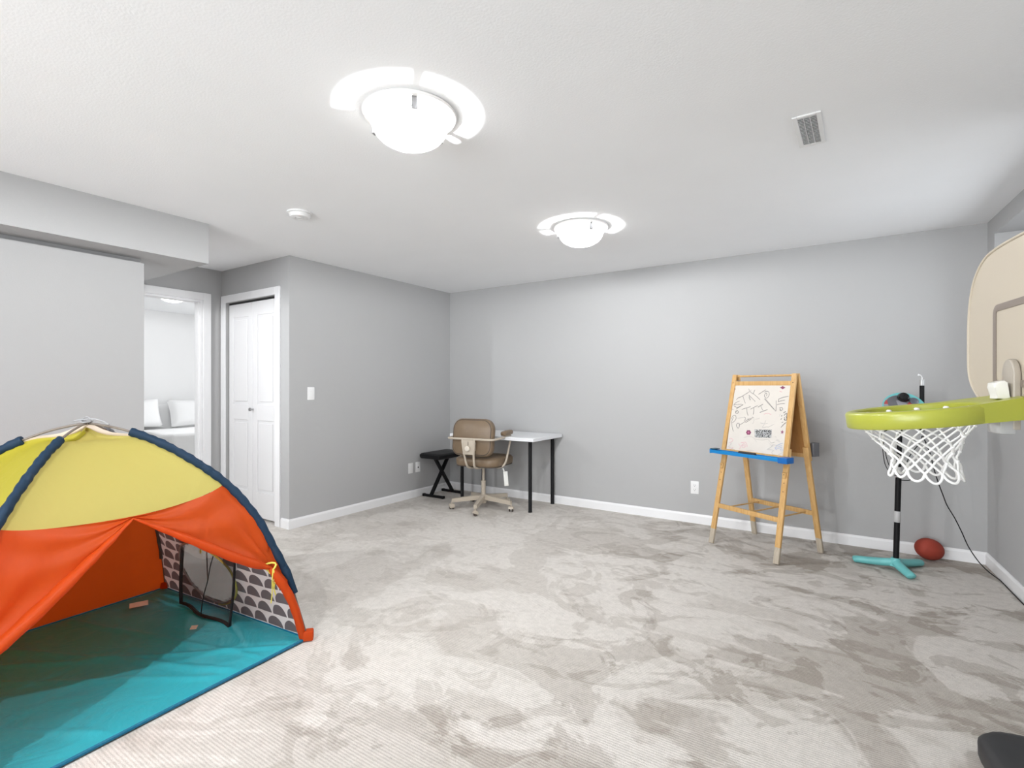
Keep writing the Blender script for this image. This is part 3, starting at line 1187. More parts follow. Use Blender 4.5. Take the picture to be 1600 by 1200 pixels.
strokes('pink_scribble', [
    [(270, 890), (300, 870), (320, 895), (295, 915), (275, 900), (295, 885), (308, 898)], [(240, 870), (260, 900), (250, 930)], [(110, 830), (150, 810), (180, 830), (140, 860)],
    [(130, 900), (150, 930), (180, 910)], [(690, 290), (720, 300)], [(520, 545), (560, 535), (600, 550)], [(265, 860), (320, 855), (335, 905)],
], M_pnk, .0013)
strokes('blue_scribble', [
    [(650, 900), (680, 880), (745, 855)], [(640, 915), (700, 895), (750, 880)], [(640, 930), (700, 915), (750, 900)], [(700, 935), (715, 925), (730, 940), (715, 952), (700, 942)],
    [(660, 940), (640, 910)], [(720, 850), (735, 900)],
], M_blu, .0015)


def blob(bm, cx, cy, pts):
    c = bm.verts.new(on_board(cx, cy))
    vs = [bm.verts.new(on_board(cx + x, cy + y)) for x, y in pts]
    for i in range(len(vs)):
        bm.faces.new((c, vs[i], vs[(i + 1) % len(vs)]))


def star(n, ro, ri, a0=0, sx=1):
    return [((ro if i % 2 == 0 else ri) * math.cos(a0 + PI * i / n) * sx, (ro if i % 2 == 0 else ri) * math.sin(a0 + PI * i / n)) for i in range(2 * n)]


bm = bmesh.new()
blob(bm, 192, 262, star(5, 24, 15, .3, .7))
blob(bm, 726, 252, star(4, 20, 12, 0, 1.6))
blob(bm, 350, 746, star(6, 30, 24, 0))
blob(bm, 722, 742, star(5, 28, 10, -PI / 2 + .2, .8))
build('flower_mark', bm, M_pur, board, smooth=False)
bm = bmesh.new()
blob(bm, 350, 746, [(x * .5, y * .5) for x, y in star(6, 26, 18, .2)])
for v in bm.verts:
    v.co += nf * .0006
build('flower_centre', bm, mat('rose_ink', (.45, .14, .25), .7), board, smooth=False)


# the mottled black-and-white sticker
def sticker_mat():
    m, nt, b = new_mat('mottled_sticker')
    tc = nt.nodes.new('ShaderNodeTexCoord')
    n = nt.nodes.new('ShaderNodeTexNoise')
    n.inputs['Scale'].default_value = 170
    n.inputs['Detail'].default_value = 1
    nt.links.new(tc.outputs['Object'], n.inputs['Vector'])
    r = nt.nodes.new('ShaderNodeValToRGB')
    r.color_ramp.elements[0].position = .47
    r.color_ramp.elements[1].position = .54
    r.color_ramp.elements[0].color = (.03, .03, .03, 1)
    r.color_ramp.elements[1].color = (.5, .51, .51, 1)
    nt.links.new(n.outputs['Fac'], r.inputs['Fac'])
    nt.links.new(r.outputs['Color'], b.inputs['Base Color'])
    return m


bm = bmesh.new()
bm.faces.new([bm.verts.new(on_board(x, y)) for x, y in ((416, 714), (607, 716), (600, 805), (420, 800))])
build('sticker', bm, sticker_mat(), board, smooth=False)

# blue tray
M_tray = mat('blue_plastic_tray', (.005, .20, .50), .35)
bm = bmesh.new()
zt = .733
yt = fy(zt, -1) - .0105
bx(bm, -.325, .325, yt - .075, yt, zt - .018, zt - .012, .001, 1)
bx(bm, -.325, .325, yt - .079, yt - .072, zt - .018, zt + .008, .002, 2)
bx(bm, -.325, .325, yt - .006, yt, zt - .018, zt + .006, .001, 1)
bx(bm, -.329, -.322, yt - .079, yt, zt - .022, zt + .012, .001, 1)
bx(bm, .305, .312, yt - .079, yt, zt - .018, zt + .012, .001, 1)
tr = build('tray', bm, M_tray, es)
bm = bmesh.new()
bx(bm, .262, .331, yt - .082, yt + .002, zt - .026, zt + .016, .004, 2)
build('tray_end', bm, mat('dark_blue_plastic', (.003, .11, .38), .35), tr)
bm = bmesh.new()
bx(bm, -.331, -.285, yt - .07, yt - .006, zt + .012, zt + .017, .001, 1)
build('tray_lid', bm, mat('dark_teal_plastic', (.02, .08, .11), .4), tr)
# marker lying in the tray
bm = bmesh.new()
tube(bm, [(-.10, yt - .020, zt + .004), (-.098, yt - .020, zt + .004), (.04, yt - .020, zt + .004), (.044, yt - .020, zt + .004)], [.006, .013, .013, .007], 12)
mk = build('whiteboard_eraser', bm, mat('black_plastic', (.025, .028, .03), .5))
mk.location = EO
mk.rotation_euler = (0, 0, EA)
tag(mk, 'slim black bar lying in the blue easel tray', 'eraser')
# grey box on the rear tray
bm = bmesh.new()
bx(bm, .245, .285, .165, .235, .735, .83, .003, 2)
bx(bm, -.285, .285, .158, .235, .728, .735, .001, 1)
g_ = build('rear_tray', bm, mat('grey_plastic', (.13, .13, .14), .5), es)
g_['label'] = 'grey plastic tray and cup behind the rear board'

# ------------------------------------------------------------------ basketball hoop
def camw(r, f, z=0.0):
    return Vector((r * math.cos(YAW) - f * math.sin(YAW), r * math.sin(YAW) + f * math.cos(YAW), z))


bd = camw(.41, .912)          # along the board, away from camera
bn = camw(-.912, .41)         # board normal, into the room
BO = camw(1.549, 1.569)
hp = thing('basketball_hoop', 'toddler basketball hoop with lime rim, white net and cream backboard at the right edge', 'basketball hoop', BO, math.atan2(bn.y, bn.x))
# local: +x = normal into room, +y = to the left of that (towards the camera side?), z up
HM = Matrix.Translation(BO) @ Matrix.Rotation(math.atan2(bn.y, bn.x), 4, 'Z')
sgn = 1 if (HM.to_3x3().inverted() @ bd).y > 0 else -1
M_board = mat('cream_plastic_board', (.45, .395, .315), .4, bump=.02, bscale=90)
M_lime = mat('lime_plastic', (.335, .355, .045), .32, var=.03, vscale=6)
half = [(0, 1.712), (.10, 1.710), (.19, 1.700), (.255, 1.672), (.305, 1.625), (.335, 1.56), (.349, 1.48), (.351, 1.40), (.349, 1.32), (.335, 1.275), (.305, 1.24), (.25, 1.205), (.19, 1.185), (.10, 1.180), (0, 1.179)]
ol = [Vector((y, z, 0)) for y, z in half] + [Vector((-y, z, 0)) for y, z in half[-2:0:-1]]
ol = smoothpts(ol, 3, closed=True)
MBD = frame_M((0, 1, 0), (0, 0, 1), (1, 0, 0), (0, 0, 0))
bm = bmesh.new()
prism(bm, [(p.x, p.y) for p in ol], -.035, 0, MBD, bev=.006)
bb = build('backboard', bm, M_board, hp)
# slightly raised lip round the edge
bm = bmesh.new()
tube(bm, [(0.0, p.x * .985, 1.446 + (p.y - 1.446) * .985) for p in ol], .005, 8, closed=True)
build('edge_lip', bm, M_board, bb, angle=70)
bm = bmesh.new()
sq = [(.0015, x, z) for x, z in rrect(-.129, .129, 1.258, 1.508, .02, 5)]
tube(bm, sq, .0125, 6, closed=True, flat=.18, flatdir=(1, 0, 0))
build('target_square', bm, mat('brown_grey_line', (.20, .165, .14), .5), bb)
# rim bracket
bm = bmesh.new()
prism(bm, [(-.038, 1.12), (.038, 1.12), (.038, 1.29)] + [(.038 * math.cos(PI * k / 10), 1.29 + .045 * math.sin(PI * k / 10)) for k in range(1, 10)] + [(-.038, 1.29)], .002, .02, Matrix.Translation((0, -sgn * .010, 0)) @ MBD, bev=.004)
build('bracket_arch', bm, mat('taupe_plastic', (.36, .32, .27), .35), bb)
# rim: tilted slightly downward away from the board
RC = Vector((.245, 0, 1.158))
TILT = math.radians(6.5)
RM = Matrix.Translation((0.0, 0, 1.185)) @ Matrix.Rotation(TILT, 4, 'Y') @ Matrix.Translation((.245, 0, 0))
RO, RI = .196, .163
bm = bmesh.new()
prof = [(RI, -.026), (RI + .004, -.029), (RO - .005, -.029), (RO - .001, -.025), (RO, .016), (RO - .004, .023), (RO - .012, .026), (RI + .006, .026), (RI, .021), (RI, -.026)]
nseg = 64
rings = []
for k in range(nseg):
    a = 2 * PI * k / nseg
    rings.append([bm.verts.new(RM @ Vector((r * math.cos(a), r * math.sin(a), z))) for r, z in prof[:-1]])
for k in range(nseg):
    A, B = rings[k], rings[(k + 1) % nseg]
    for i in range(len(A)):
        j = (i + 1) % len(A)
        bm.faces.new((A[i], A[j], B[j], B[i]))
# arm flaring from ring to board
vs0 = []
for (x, hy) in ((-.245, .115), (-.20, .118), (-.15, .125), (-.115, .150), (-.09, .165)):
    vs0.append([bm.verts.new(RM @ Vector((x, sy * hy, z))) for sy, z in ((-1, -.028), (1, -.028), (1, .026 + (.008 if x < -.19 else 0)), (-1, .026 + (.008 if x < -.19 else 0)))])
# keep the ring's opening clear: the arm stops at the inner circle
for A, B in zip(vs0[:-2], vs0[1:-1]):
    pass
for v in [v for r in vs0 for v in r]:
    bm.verts.remove(v)


def inner_y(x):
    return math.sqrt(max(0, (RI + .004) ** 2 - x * x))


cols = []
for i in range(25):
    y = -.165 + .33 * i / 24
    xo = -math.sqrt(max(0, (RO - .008) ** 2 - y * y)) + .01
    xin = -.241
    cols.append((y, xin, xo))
for (z0, z1) in ((-.0285, .0255),):
    R1 = [[bm.verts.new(RM @ Vector(p)) for p in ((xi, y * (.72 + .0), z0), (xi, y * .72, z1 + .012), (xo, y, z1), (xo, y, z0))] for y, xi, xo in cols]
    for A, B in zip(R1, R1[1:]):
        for i in range(4):
            j = (i + 1) % 4
            bm.faces.new((A[i], A[j], B[j], B[i]))
    bm.faces.new(R1[0])
    bm.faces.new(R1[-1])
rim = build('rim', bm, M_lime, hp, angle=45)
# slots and white net hooks on the inner face
NA = 12
for k in range(NA):
    a = 2 * PI * (k + .5) / NA
    Rk = RM @ Matrix.Rotation(a, 4, 'Z')
    bm = bmesh.new()
    lathe(bm, [(0, .004), (.005, .004), (.0085, .001), (.0085, -.003), (.004, -.006)], RM @ Vector(((RI - .006) * math.cos(a), (RI - .006) * math.sin(a), .010)), 12)
    build('net_hook', bm, mat('white_cord', (.80, .80, .79), .7), rim)
    bm = bmesh.new()
    for q in range(4):
        a1, a2 = a + .08 + .09 * q, a + .08 + .09 * (q + 1)
        v = [bm.verts.new(RM @ Vector(((RI - .0012) * math.cos(t_), (RI - .0012) * math.sin(t_), z))) for t_, z in ((a1, .004), (a2, .004), (a2, .008), (a1, .008))]
        bm.faces.new(v)
    bmesh.ops.remove_doubles(bm, verts=bm.verts, dist=.0001)
    build('slot', bm, mat('dark_lime', (.30, .38, .02), .5), rim)
# white latch clip on top of the arm, and its lower end
bm = bmesh.new()
Mc = Matrix.Translation((.045, -sgn * .016, 1.237)) @ Matrix.Rotation(math.radians(8), 4, 'Y')
prism(bm, [(-.020, -.030), (.014, -.022), (.010, -.004), (.016, .012), (.012, .026), (-.012, .030), (-.020, .022), (-.014, .004)], -.026, .026, Mc @ frame_M((1, 0, 0), (0, 0, 1), (0, -1, 0), (0, 0, 0)), bev=.003)
build('latch', bm, mat('white_latch', (.72, .71, .68), .35), rim)
bm = bmesh.new()
bx(bm, .012, .05, -.045, .045, 1.105, 1.155, .006, 2)
build('lower_bracket', bm, mat('grey_bracket', (.42, .42, .42), .35), rim)
# net
bm = bmesh.new()
Rtop, NZt, NZb = .158, 1.148, .945
ctop = RM @ Vector((0, 0, -.01))


def netp(a, t):
    r = Rtop + (.080 - Rtop) * min(1, t / .66) ** .85 if t < .66 else .080 + .014 * ((t - .66) / .34)
    top = RM @ Vector((Rtop * math.cos(a), Rtop * math.sin(a), -.018))
    z = top.z + (.958 - top.z) * t
    cx = ctop.x + (-.018) * t
    cy = ctop.y + (-.024 * sgn) * t
    wob = .004 * math.sin(5 * a + 9 * t)
    return Vector((cx + (r + wob) * math.cos(a), cy + (r + wob) * math.sin(a), z + .004 * math.sin(3 * a)))


NT = 12
rows = 6
for k in range(NT):
    a0 = 2 * PI * (k + .5) / NT
    for s in (-1, 1):
        tot = s * (rows / 2) * 2 * PI / NT
        pts = []
        for i in range(26):
            t_ = i / 25
            tt = t_ * .86
            pts.append(netp(a0 + tot * t_, tt))
        tube(bm, pts, [.0027 + .0010 * (i / 25) for i in range(26)], 6)
    # U-shaped loop at the bottom joining two strands
    am = a0 + (rows / 2) * 2 * PI / NT
    da = 2 * PI / NT
    pts = smoothpts([netp(am, .86), netp(am + da * .12, .94), netp(am + da * .32, .995), netp(am + da * .5, 1.01), netp(am + da * .68, .995), netp(am + da * .88, .94), netp(am + da, .86)], 4)
    tube(bm, pts, .0040, 6)
    # short cord up to the hook
    tube(bm, [netp(a0, 0), RM @ Vector(((RI - .006) * math.cos(a0), (RI - .006) * math.sin(a0), .006))], .0035, 6)
# knots where strands cross
for r in range(1, rows * 2):
    for k in range(NT):
        if r % 2 == 0:
            a = 2 * PI * (k + .5) / NT
        else:
            a = 2 * PI * (k + 1) / NT
        t_ = .86 * r / rows
        if r < rows + 0 and t_ < .87:
            c = netp(a, t_)
            lathe(bm, [(0, -.006), (.0052, -.003), (.0052, .003), (0, .006)], c, 8)
build('net', bm, mat('white_cord', (.80, .80, .79), .7), hp, angle=70)
# pole and base
bm = bmesh.new()
tube(bm, [(-.07, 0, .06), (-.07, 0, 1.52)], .024, 16)
bx(bm, -.07, -.033, -.03, .03, 1.24, 1.30, .003, 1)
bx(bm, -.07, -.033, -.03, .03, 1.44, 1.50, .003, 1)
build('pole', bm, mat('taupe_plastic', (.36, .32, .27), .35), hp)
bm = bmesh.new()
cushion(bm, .15, .24, .08, .11, .01, Matrix.Translation((-.10, -sgn * .03, .042)), 6)
build('base', bm, mat('black_base_plastic', (.02, .02, .022), .5), hp)

# ------------------------------------------------------------------ toy microphone stand
M_teal = mat('teal_plastic', (.14, .46, .46), .3)
KO = camw(2.605, 3.455)
ks = thing('toy_microphone_stand', 'toy karaoke microphone stand with teal tripod feet and black pole', 'microphone stand', KO, 0)


def loc_floor(px, py):
    f = F * CAMZ / (py - HZ)
    return camw((px - 800) / F * f, f) - KO


bm = bmesh.new()
for (px, py) in ((1336, 878), (1424, 906), (1437, 884)):
    e = loc_floor(px, py)
    e.z = 0
    pts = [Vector((0, 0, .058)), e * .25 + Vector((0, 0, .046)), e * .6 + Vector((0, 0, .034)), e * .9 + Vector((0, 0, .026)), e + Vector((0, 0, .022)), e * 1.05 + Vector((0, 0, .016))]
    tube(bm, smoothpts(pts, 4), [.034 - .007 * (i / 20) ** .7 if i < 18 else .027 - .006 * (i - 17) for i in range(21)], 12, flat=.85, flatdir=(0, 0, 1))
lathe(bm, [(0, .03), (.04, .035), (.038, .06), (.028, .078), (.026, .088), (0, .088)], seg=20)
build('tripod_foot', bm, M_teal, ks, angle=60)
bm = bmesh.new()
lean = Vector((.025, .012, 0))


def kp(z):
    return Vector((lean.x * z, lean.y * z, z))


tube(bm, [kp(.08), kp(.63)], .0172, 16)
tube(bm, [kp(.63), kp(.71)], .014, 16)
tube(bm, [kp(.71), kp(1.06)], .0145, 16)
build('pole', bm, M_black, ks)
M_gcol = mat('light_grey_plastic', (.42, .42, .42), .4)
for (za, zb) in ((.33, .405), (.635, .705)):
    bm = bmesh.new()
    tube(bm, [kp(za), kp(za + .004), kp(zb - .004), kp(zb)], [.0175, .0195, .0195, .0175], 16)
    build('collar', bm, M_gcol, ks)
# console disc tilted to face the camera side
dn = (camw(-.25, -.80) + Vector((0, 0, .56))).normalized()
dx = Vector((0, 0, 1)).cross(dn).normalized()
dy = dn.cross(dx)
DC = kp(1.10) + camw(.02, -.01)
MD = frame_M(dx, dy, dn, DC)
bm = bmesh.new()
lathe(bm, [(0, -.04), (.06, -.04), (.115, -.02), (.128, 0), (.122, .012), (.11, .016), (0, .016)], (0, 0, 0), 32, MD)
con = build('console', bm, M_teal, ks)
bm = bmesh.new()
lathe(bm, [(.104, .015), (.096, .026), (.05, .032), (0, .034)], tuple(dx * -.020 + dy * -.004), 32, MD)


def console_mat():
    m, nt, b = new_mat('console_face')
    tc = nt.nodes.new('ShaderNodeTexCoord')
    v = nt.nodes.new('ShaderNodeTexVoronoi')
    v.inputs['Scale'].default_value = 22
    nt.links.new(tc.outputs['Object'], v.inputs['Vector'])
    r = nt.nodes.new('ShaderNodeValToRGB')
    r.color_ramp.interpolation = 'CONSTANT'
    cr = r.color_ramp
    cr.elements[0].position = 0
    cr.elements[0].color = (.11, .11, .12, 1)
    cr.elements[1].position = .62
    cr.elements[1].color = (.25, .25, .27, 1)
    e = cr.elements.new(.82)
    e.color = (.35, .05, .05, 1)
    sp = nt.nodes.new('ShaderNodeSeparateColor')
    nt.links.new(v.outputs['Color'], sp.inputs[0])
    nt.links.new(sp.outputs[0], r.inputs['Fac'])
    nt.links.new(r.outputs['Color'], b.inputs['Base Color'])
    b.inputs['Roughness'].default_value = .3
    return m


build('speaker_face', bm, console_mat(), con)
bm = bmesh.new()
lathe(bm, [(0, .03), (.034, .03), (.036, .04), (.028, .056), (0, .064)], tuple(dx * -.005 + dy * .066), 20, MD)
build('dial', bm, mat('glossy_black', (.008, .008, .009), .12), con)
bm = bmesh.new()
lathe(bm, [(0, .03), (.026, .03), (.026, .037), (.022, .040), (0, .040)], tuple(dx * .052 + dy * .040), 20, MD)
build('button', bm, mat('dark_grey_plastic', (.10, .11, .13), .3), con)
# second mast with clip, to the right
mo = camw(.195, .02)
bm = bmesh.new()
tube(bm, [mo + Vector((0, 0, .945)), mo + Vector((0, 0, 1.256))], .0135, 14)
ms = build('microphone', bm, M_black, ks)
bm = bmesh.new()
tube(bm, [mo + Vector((0, 0, 1.256)), mo + Vector((0, 0, 1.258)), mo + Vector((0, 0, 1.296)), mo + Vector((0, 0, 1.298))], [.012, .0145, .0145, .012], 14)
build('metal_tip', bm, mat('pale_metal', (.5, .5, .5), .35, metal=.4), ms)
bm = bmesh.new()
tube(bm, smoothpts([mo + Vector((0, 0, 1.298)), mo + camw(0, 0) + Vector((0, 0, 1.312)), mo + camw(-.012, 0) + Vector((0, 0, 1.328)), mo + camw(-.026, 0) + Vector((0, 0, 1.326)), mo + camw(-.022, 0) + Vector((0, 0, 1.335))], 4), .0035, 8)
build('wire_loop', bm, mat('white_plastic', (.7, .7, .7), .4), ms)
bm = bmesh.new()
tube(bm, [mo + Vector((0, 0, .915)), mo + Vector((0, 0, .945))], .016, 12)
tube(bm, [mo + Vector((0, 0, .99)), kp(.99)], .008, 8)
build('arm_clip', bm, M_gcol, ks)
# looped cables between console and pole
for off in (0, .022):
    bm = bmesh.new()
    c0 = camw(-.112 + off * .2, -.03) + Vector((0, 0, .96))
    pts = [DC + camw(-.05, 0) + Vector((0, 0, -.03)), c0 + camw(.03, 0), c0 + camw(-.002, 0) + Vector((0, 0, -.02)), c0 + camw(.002 + off * .3, 0) + Vector((0, 0, -.12)), c0 + camw(.018 + off, 0) + Vector((0, 0, -.23 - off * .3)), c0 + camw(.06 + off, 0) + Vector((0, 0, -.295 + off)), kp(.64) + camw(0, -.02)]
    tube(bm, smoothpts(pts, 5), .0025, 6)
    build('cable', bm, M_black, ks)
bm = bmesh.new()
pts = [mo + Vector((0, 0, .92)), mo + camw(-.02, -.01) + Vector((0, 0, .87)), mo + camw(-.09, -.01) + Vector((0, 0, .78)), mo + camw(-.12, -.01) + Vector((0, 0, .68)), kp(.625) + camw(.06, -.03), kp(.62) + camw(.0, -.025)]
tube(bm, smoothpts(pts, 5), .0028, 6)
build('cable', bm, M_black, ks)

# long power cable from the stand along the floor
bm = bmesh.new()
k0 = KO + mo + Vector((0, 0, .925))


def air(px, py, d):
    return camw((px - 800) / F * d, d, CAMZ + (HZ - py) / F * d)


pts = [k0, air(1452, 705, 3.45), air(1460, 735, 3.46), air(1466, 754, 3.47), air(1474, 775, 3.48), air(1480, 790, 3.49), air(1492, 810, 3.50), air(1503, 832, 3.5), air(1512, 852, 3.49), air(1522, 868, 3.47), air(1533, 883, 3.43)]
pts[-1].z = .05
for (px, py) in ((1546, 896), (1560, 906), (1570, 913), (1580, 922), (1600, 942), (1625, 966), (1665, 1010), (1720, 1075)):
    f_ = F * CAMZ / (py - HZ)
    q_ = camw((px - 800) / F * f_, f_, .006)
    q_.x = min(q_.x, rwx(q_.y) - .022)
    pts.append(q_)
tube(bm, smoothpts(pts, 5), .0032, 8)
tag(build('power_cable', bm, M_black), 'thin black cable hanging from the toy stand and trailing to the right wall', 'cable')

# football
bm = bmesh.new()
prof = []
for k in range(17):
    a = PI * k / 16
    prof.append((.0755 * math.sin(a) ** .92, -.093 * math.cos(a)))
ax = (camw(.96, .05) + Vector((0, 0, -.30))).normalized()
o1 = ax.orthogonal().normalized()
lathe(bm, prof, (0, 0, 0), 32, frame_M(o1, ax.cross(o1), ax, (0, 0, 0)))
fb = build('foam_football', bm, mat('rust_red_foam', (.29, .035, .018), .75, bump=.15, bscale=220), angle=80)
fb.location = (.50, 4.715, .079)
tag(fb, 'rust-red foam football on the carpet against the back wall baseboard', 'ball')

# ------------------------------------------------------------------ play tent
P1 = Vector((-2.22, 1.54, 0))
P2 = Vector((-3.507, 1.448, 0))
vv = Vector((.092, -1.287, 0))
P4, P3 = P1 + vv, P2 + vv
TC = (P1 + P3) / 2
tent = thing('play_tent', 'yellow and orange pop-up play tent with teal floor and navy pole sleeves', 'tent', TC)
dirs = {k: (p - TC).normalized() for k, p in (('1', P1), ('2', P2), ('3', P3), ('4', P4))}
HD = (P1 - TC).length
KEY = [(0, 1.085), (.09, 1.070), (.167, 1.046), (.283, .993), (.423, .902), (.567, .780), (.683, .628), (.764, .468), (.836, .302), (.853, .24), (.912, .02)]


def prof_z(s):
    s = max(0, min(HD, s))
    for i, ((a, za), (b_, zb)) in enumerate(zip(KEY, KEY[1:])):
        if s <= b_ or b_ == KEY[-1][0]:
            # Catmull-Rom in s
            pm = KEY[i - 1] if i > 0 else (-KEY[1][0], KEY[1][1])
            pp = KEY[i + 2] if i + 2 < len(KEY) else (.93, -.06)
            ma = (zb - pm[1]) / (b_ - pm[0])
            mb = (pp[1] - za) / (pp[0] - a)
            h = b_ - a
            t_ = (s - a) / h
            return (2 * t_ ** 3 - 3 * t_ ** 2 + 1) * za + (t_ ** 3 - 2 * t_ ** 2 + t_) * h * ma + (-2 * t_ ** 3 + 3 * t_ ** 2) * zb + (t_ ** 3 - t_ ** 2) * h * mb
    return 0


def pole_pt(k, s, dz=0.0):
    return dirs[k] * s + Vector((0, 0, prof_z(s) + dz))


def panel_pt(ka, kb, wv_, s, inset=.014, dz=0.0):
    edge_ = 1 - abs(wv_) ** 8
    """wv_ -1..1 from pole a to pole b at level s; the cloth hangs a little under the poles"""
    a, b_ = pole_pt(ka, s), pole_pt(kb, s)
    p = a.lerp(b_, (wv_ + 1) / 2)
    nrm = (dirs[ka] + dirs[kb]).normalized()
    drop = .004 + .014 * edge_ + .034 * math.exp(-((s - .09) / .085) ** 2)
    inset = inset * (.15 + .85 * edge_)
    if s > .8:
        drop *= max(0, (HD - s) / (HD - .8))
        inset = inset * max(.3, (HD - s) / (HD - .8))
    sag = .022 * (1 - wv_ * wv_) * min(1, s / .4) * min(1, max(0, (HD - s)) / .15)
    p -= nrm * (inset + sag * .8)
    p.z -= drop
    p.z += dz
    if p.z < .012:
        p.z = .012
    return p


def sheet(bm, fn, nu, nv):
    g = [[bm.verts.new(fn(i / nu, j / nv)) for i in range(nu + 1)] for j in range(nv + 1)]
    for j in range(nv):
        for i in range(nu):
            vs = (g[j][i], g[j][i + 1], g[j + 1][i + 1], g[j + 1][i])
            if len({tuple(round(c, 6) for c in v.co) for v in vs}) >= 3:
                bm.faces.new(vs)
    bmesh.ops.remove_doubles(bm, verts=bm.verts, dist=1e-5)
    return g


def fabric(name, col, trans=.35, rough=.45, wr=.25, sheen=.03, tcol=None):
    m, nt, b = new_mat(name)
    N, L = nt.nodes, nt.links
    b.inputs['Base Color'].default_value = col + (1,)
    b.inputs['Roughness'].default_value = rough
    b.inputs['Specular IOR Level'].default_value = .35
    tr_ = N.new('ShaderNodeBsdfTranslucent')
    tr_.inputs[0].default_value = (tcol or col) + (1,)
    mix = N.new('ShaderNodeMixShader')
    mix.inputs[0].default_value = trans
    L.new(b.outputs[0], mix.inputs[1])
    L.new(tr_.outputs[0], mix.inputs[2])
    L.new(mix.outputs[0], N['Material Output'].inputs['Surface'])
    tc = N.new('ShaderNodeTexCoord')
    n = N.new('ShaderNodeTexNoise')
    n.inputs['Scale'].default_value = 4.5
    n.inputs['Detail'].default_value = 3
    n.inputs['Distortion'].default_value = 1.2
    L.new(tc.outputs['Object'], n.inputs['Vector'])
    bp = N.new('ShaderNodeBump')
    bp.inputs['Strength'].default_value = wr
    bp.inputs['Distance'].default_value = .03
    L.new(n.outputs['Fac'], bp.inputs['Height'])
    L.new(bp.outputs[0], b.inputs['Normal'])
    return m


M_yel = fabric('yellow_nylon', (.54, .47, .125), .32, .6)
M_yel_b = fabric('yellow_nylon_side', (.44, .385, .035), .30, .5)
M_org = fabric('orange_nylon', (.70, .092, .008), .5, .5)
M_crm = fabric('cream_nylon', (.72, .60, .50), .3, .5)
M_navy = fabric('navy_sleeve', (.002, .020, .048), .0, .7, .7)
M_mat = None


def mat_floor():
    m, nt, b = new_mat('teal_groundsheet')
    N, L = nt.nodes, nt.links
    b.inputs['Base Color'].default_value = (.025, .37, .45, 1)
    b.inputs['Roughness'].default_value = .38
    tc = N.new('ShaderNodeTexCoord')
    n = N.new('ShaderNodeTexNoise')
    n.inputs['Scale'].default_value = 3.2
    n.inputs['Detail'].default_value = 3
    n.inputs['Distortion'].default_value = 2.0
    L.new(tc.outputs['Object'], n.inputs['Vector'])
    n2 = N.new('ShaderNodeTexNoise')
    n2.inputs['Scale'].default_value = 420
    L.new(tc.outputs['Object'], n2.inputs['Vector'])
    ad = N.new('ShaderNodeMath')
    ad.operation = 'MULTIPLY_ADD'
    ad.inputs[1].default_value = .05
    L.new(n2.outputs['Fac'], ad.inputs[0])
    L.new(n.outputs['Fac'], ad.inputs[2])
    bp = N.new('ShaderNodeBump')
    bp.inputs['Strength'].default_value = .45
    bp.inputs['Distance'].default_value = .03
    L.new(ad.outputs[0], bp.inputs['Height'])
    L.new(bp.outputs[0], b.inputs['Normal'])
    return m


# ground sheet
bm = bmesh.new()
A, B_, C_, D_ = P1 - TC, P2 - TC, P3 - TC, P4 - TC


def gs(u, v):
    p = (A.lerp(D_, u)).lerp(B_.lerp(C_, u), v)
    e = min(u, 1 - u, v, 1 - v)
    h = .007 * (math.sin(7 * u + 5 * v) * math.sin(4 * v - 9 * u + 1)) ** 2
    # radiating creases
    for (cx, cy, ang, wd, ht) in ((.15, .1, .9, .012, .009), (.4, .35, 1.2, .015, .010), (.62, .5, 1.0, .014, .008), (.3, .6, 1.35, .012, .007), (.75, .25, 1.1, .014, .009)):
        dist = (u - cx) * math.sin(ang) - (v - cy) * math.cos(ang)
        h += ht * math.exp(-(dist / wd) ** 2)
    return Vector((p.x, p.y, .012 + h * min(1, e / .06)))


sheet(bm, gs, 110, 110)
build('ground_sheet', bm, mat_floor(), tent, angle=80)
bm = bmesh.new()
cs_ = [A, D_, C_, B_]
edge = []
for i in range(4):
    for k in range(20):
        p = cs_[i].lerp(cs_[(i + 1) % 4], k / 20)
        edge.append(Vector((p.x, p.y, .011)))
tube(bm, edge, .0075, 6, closed=True, flat=1)
build('edge_binding', bm, fabric('dark_teal_binding', (.0, .12, .22), 0, .5, .3), tent)


def seam(wv_):
    return .552 + .020 * (wv_ < 0) * wv_ * wv_ + .050 * (1 - wv_ * wv_)


# a: front panel is between pole 4 (w=-1, near camera) and pole 1 (w=+1, far right)
bm = bmesh.new()
sheet(bm, lambda u, v: panel_pt('4', '1', u * 2 - 1, (v ** 1.0) * seam(u * 2 - 1)), 36, 36)
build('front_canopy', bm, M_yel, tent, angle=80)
TW, TS, MS = .90, .795, .604     # tie point (w, s); top of the door opening at s=MS, w=0


def linept(q, side):
    """q 0..1 from the top of the door to the tie"""
    wv_ = q * TW
    s = MS + (TS - MS) * q
    return wv_ * side, s


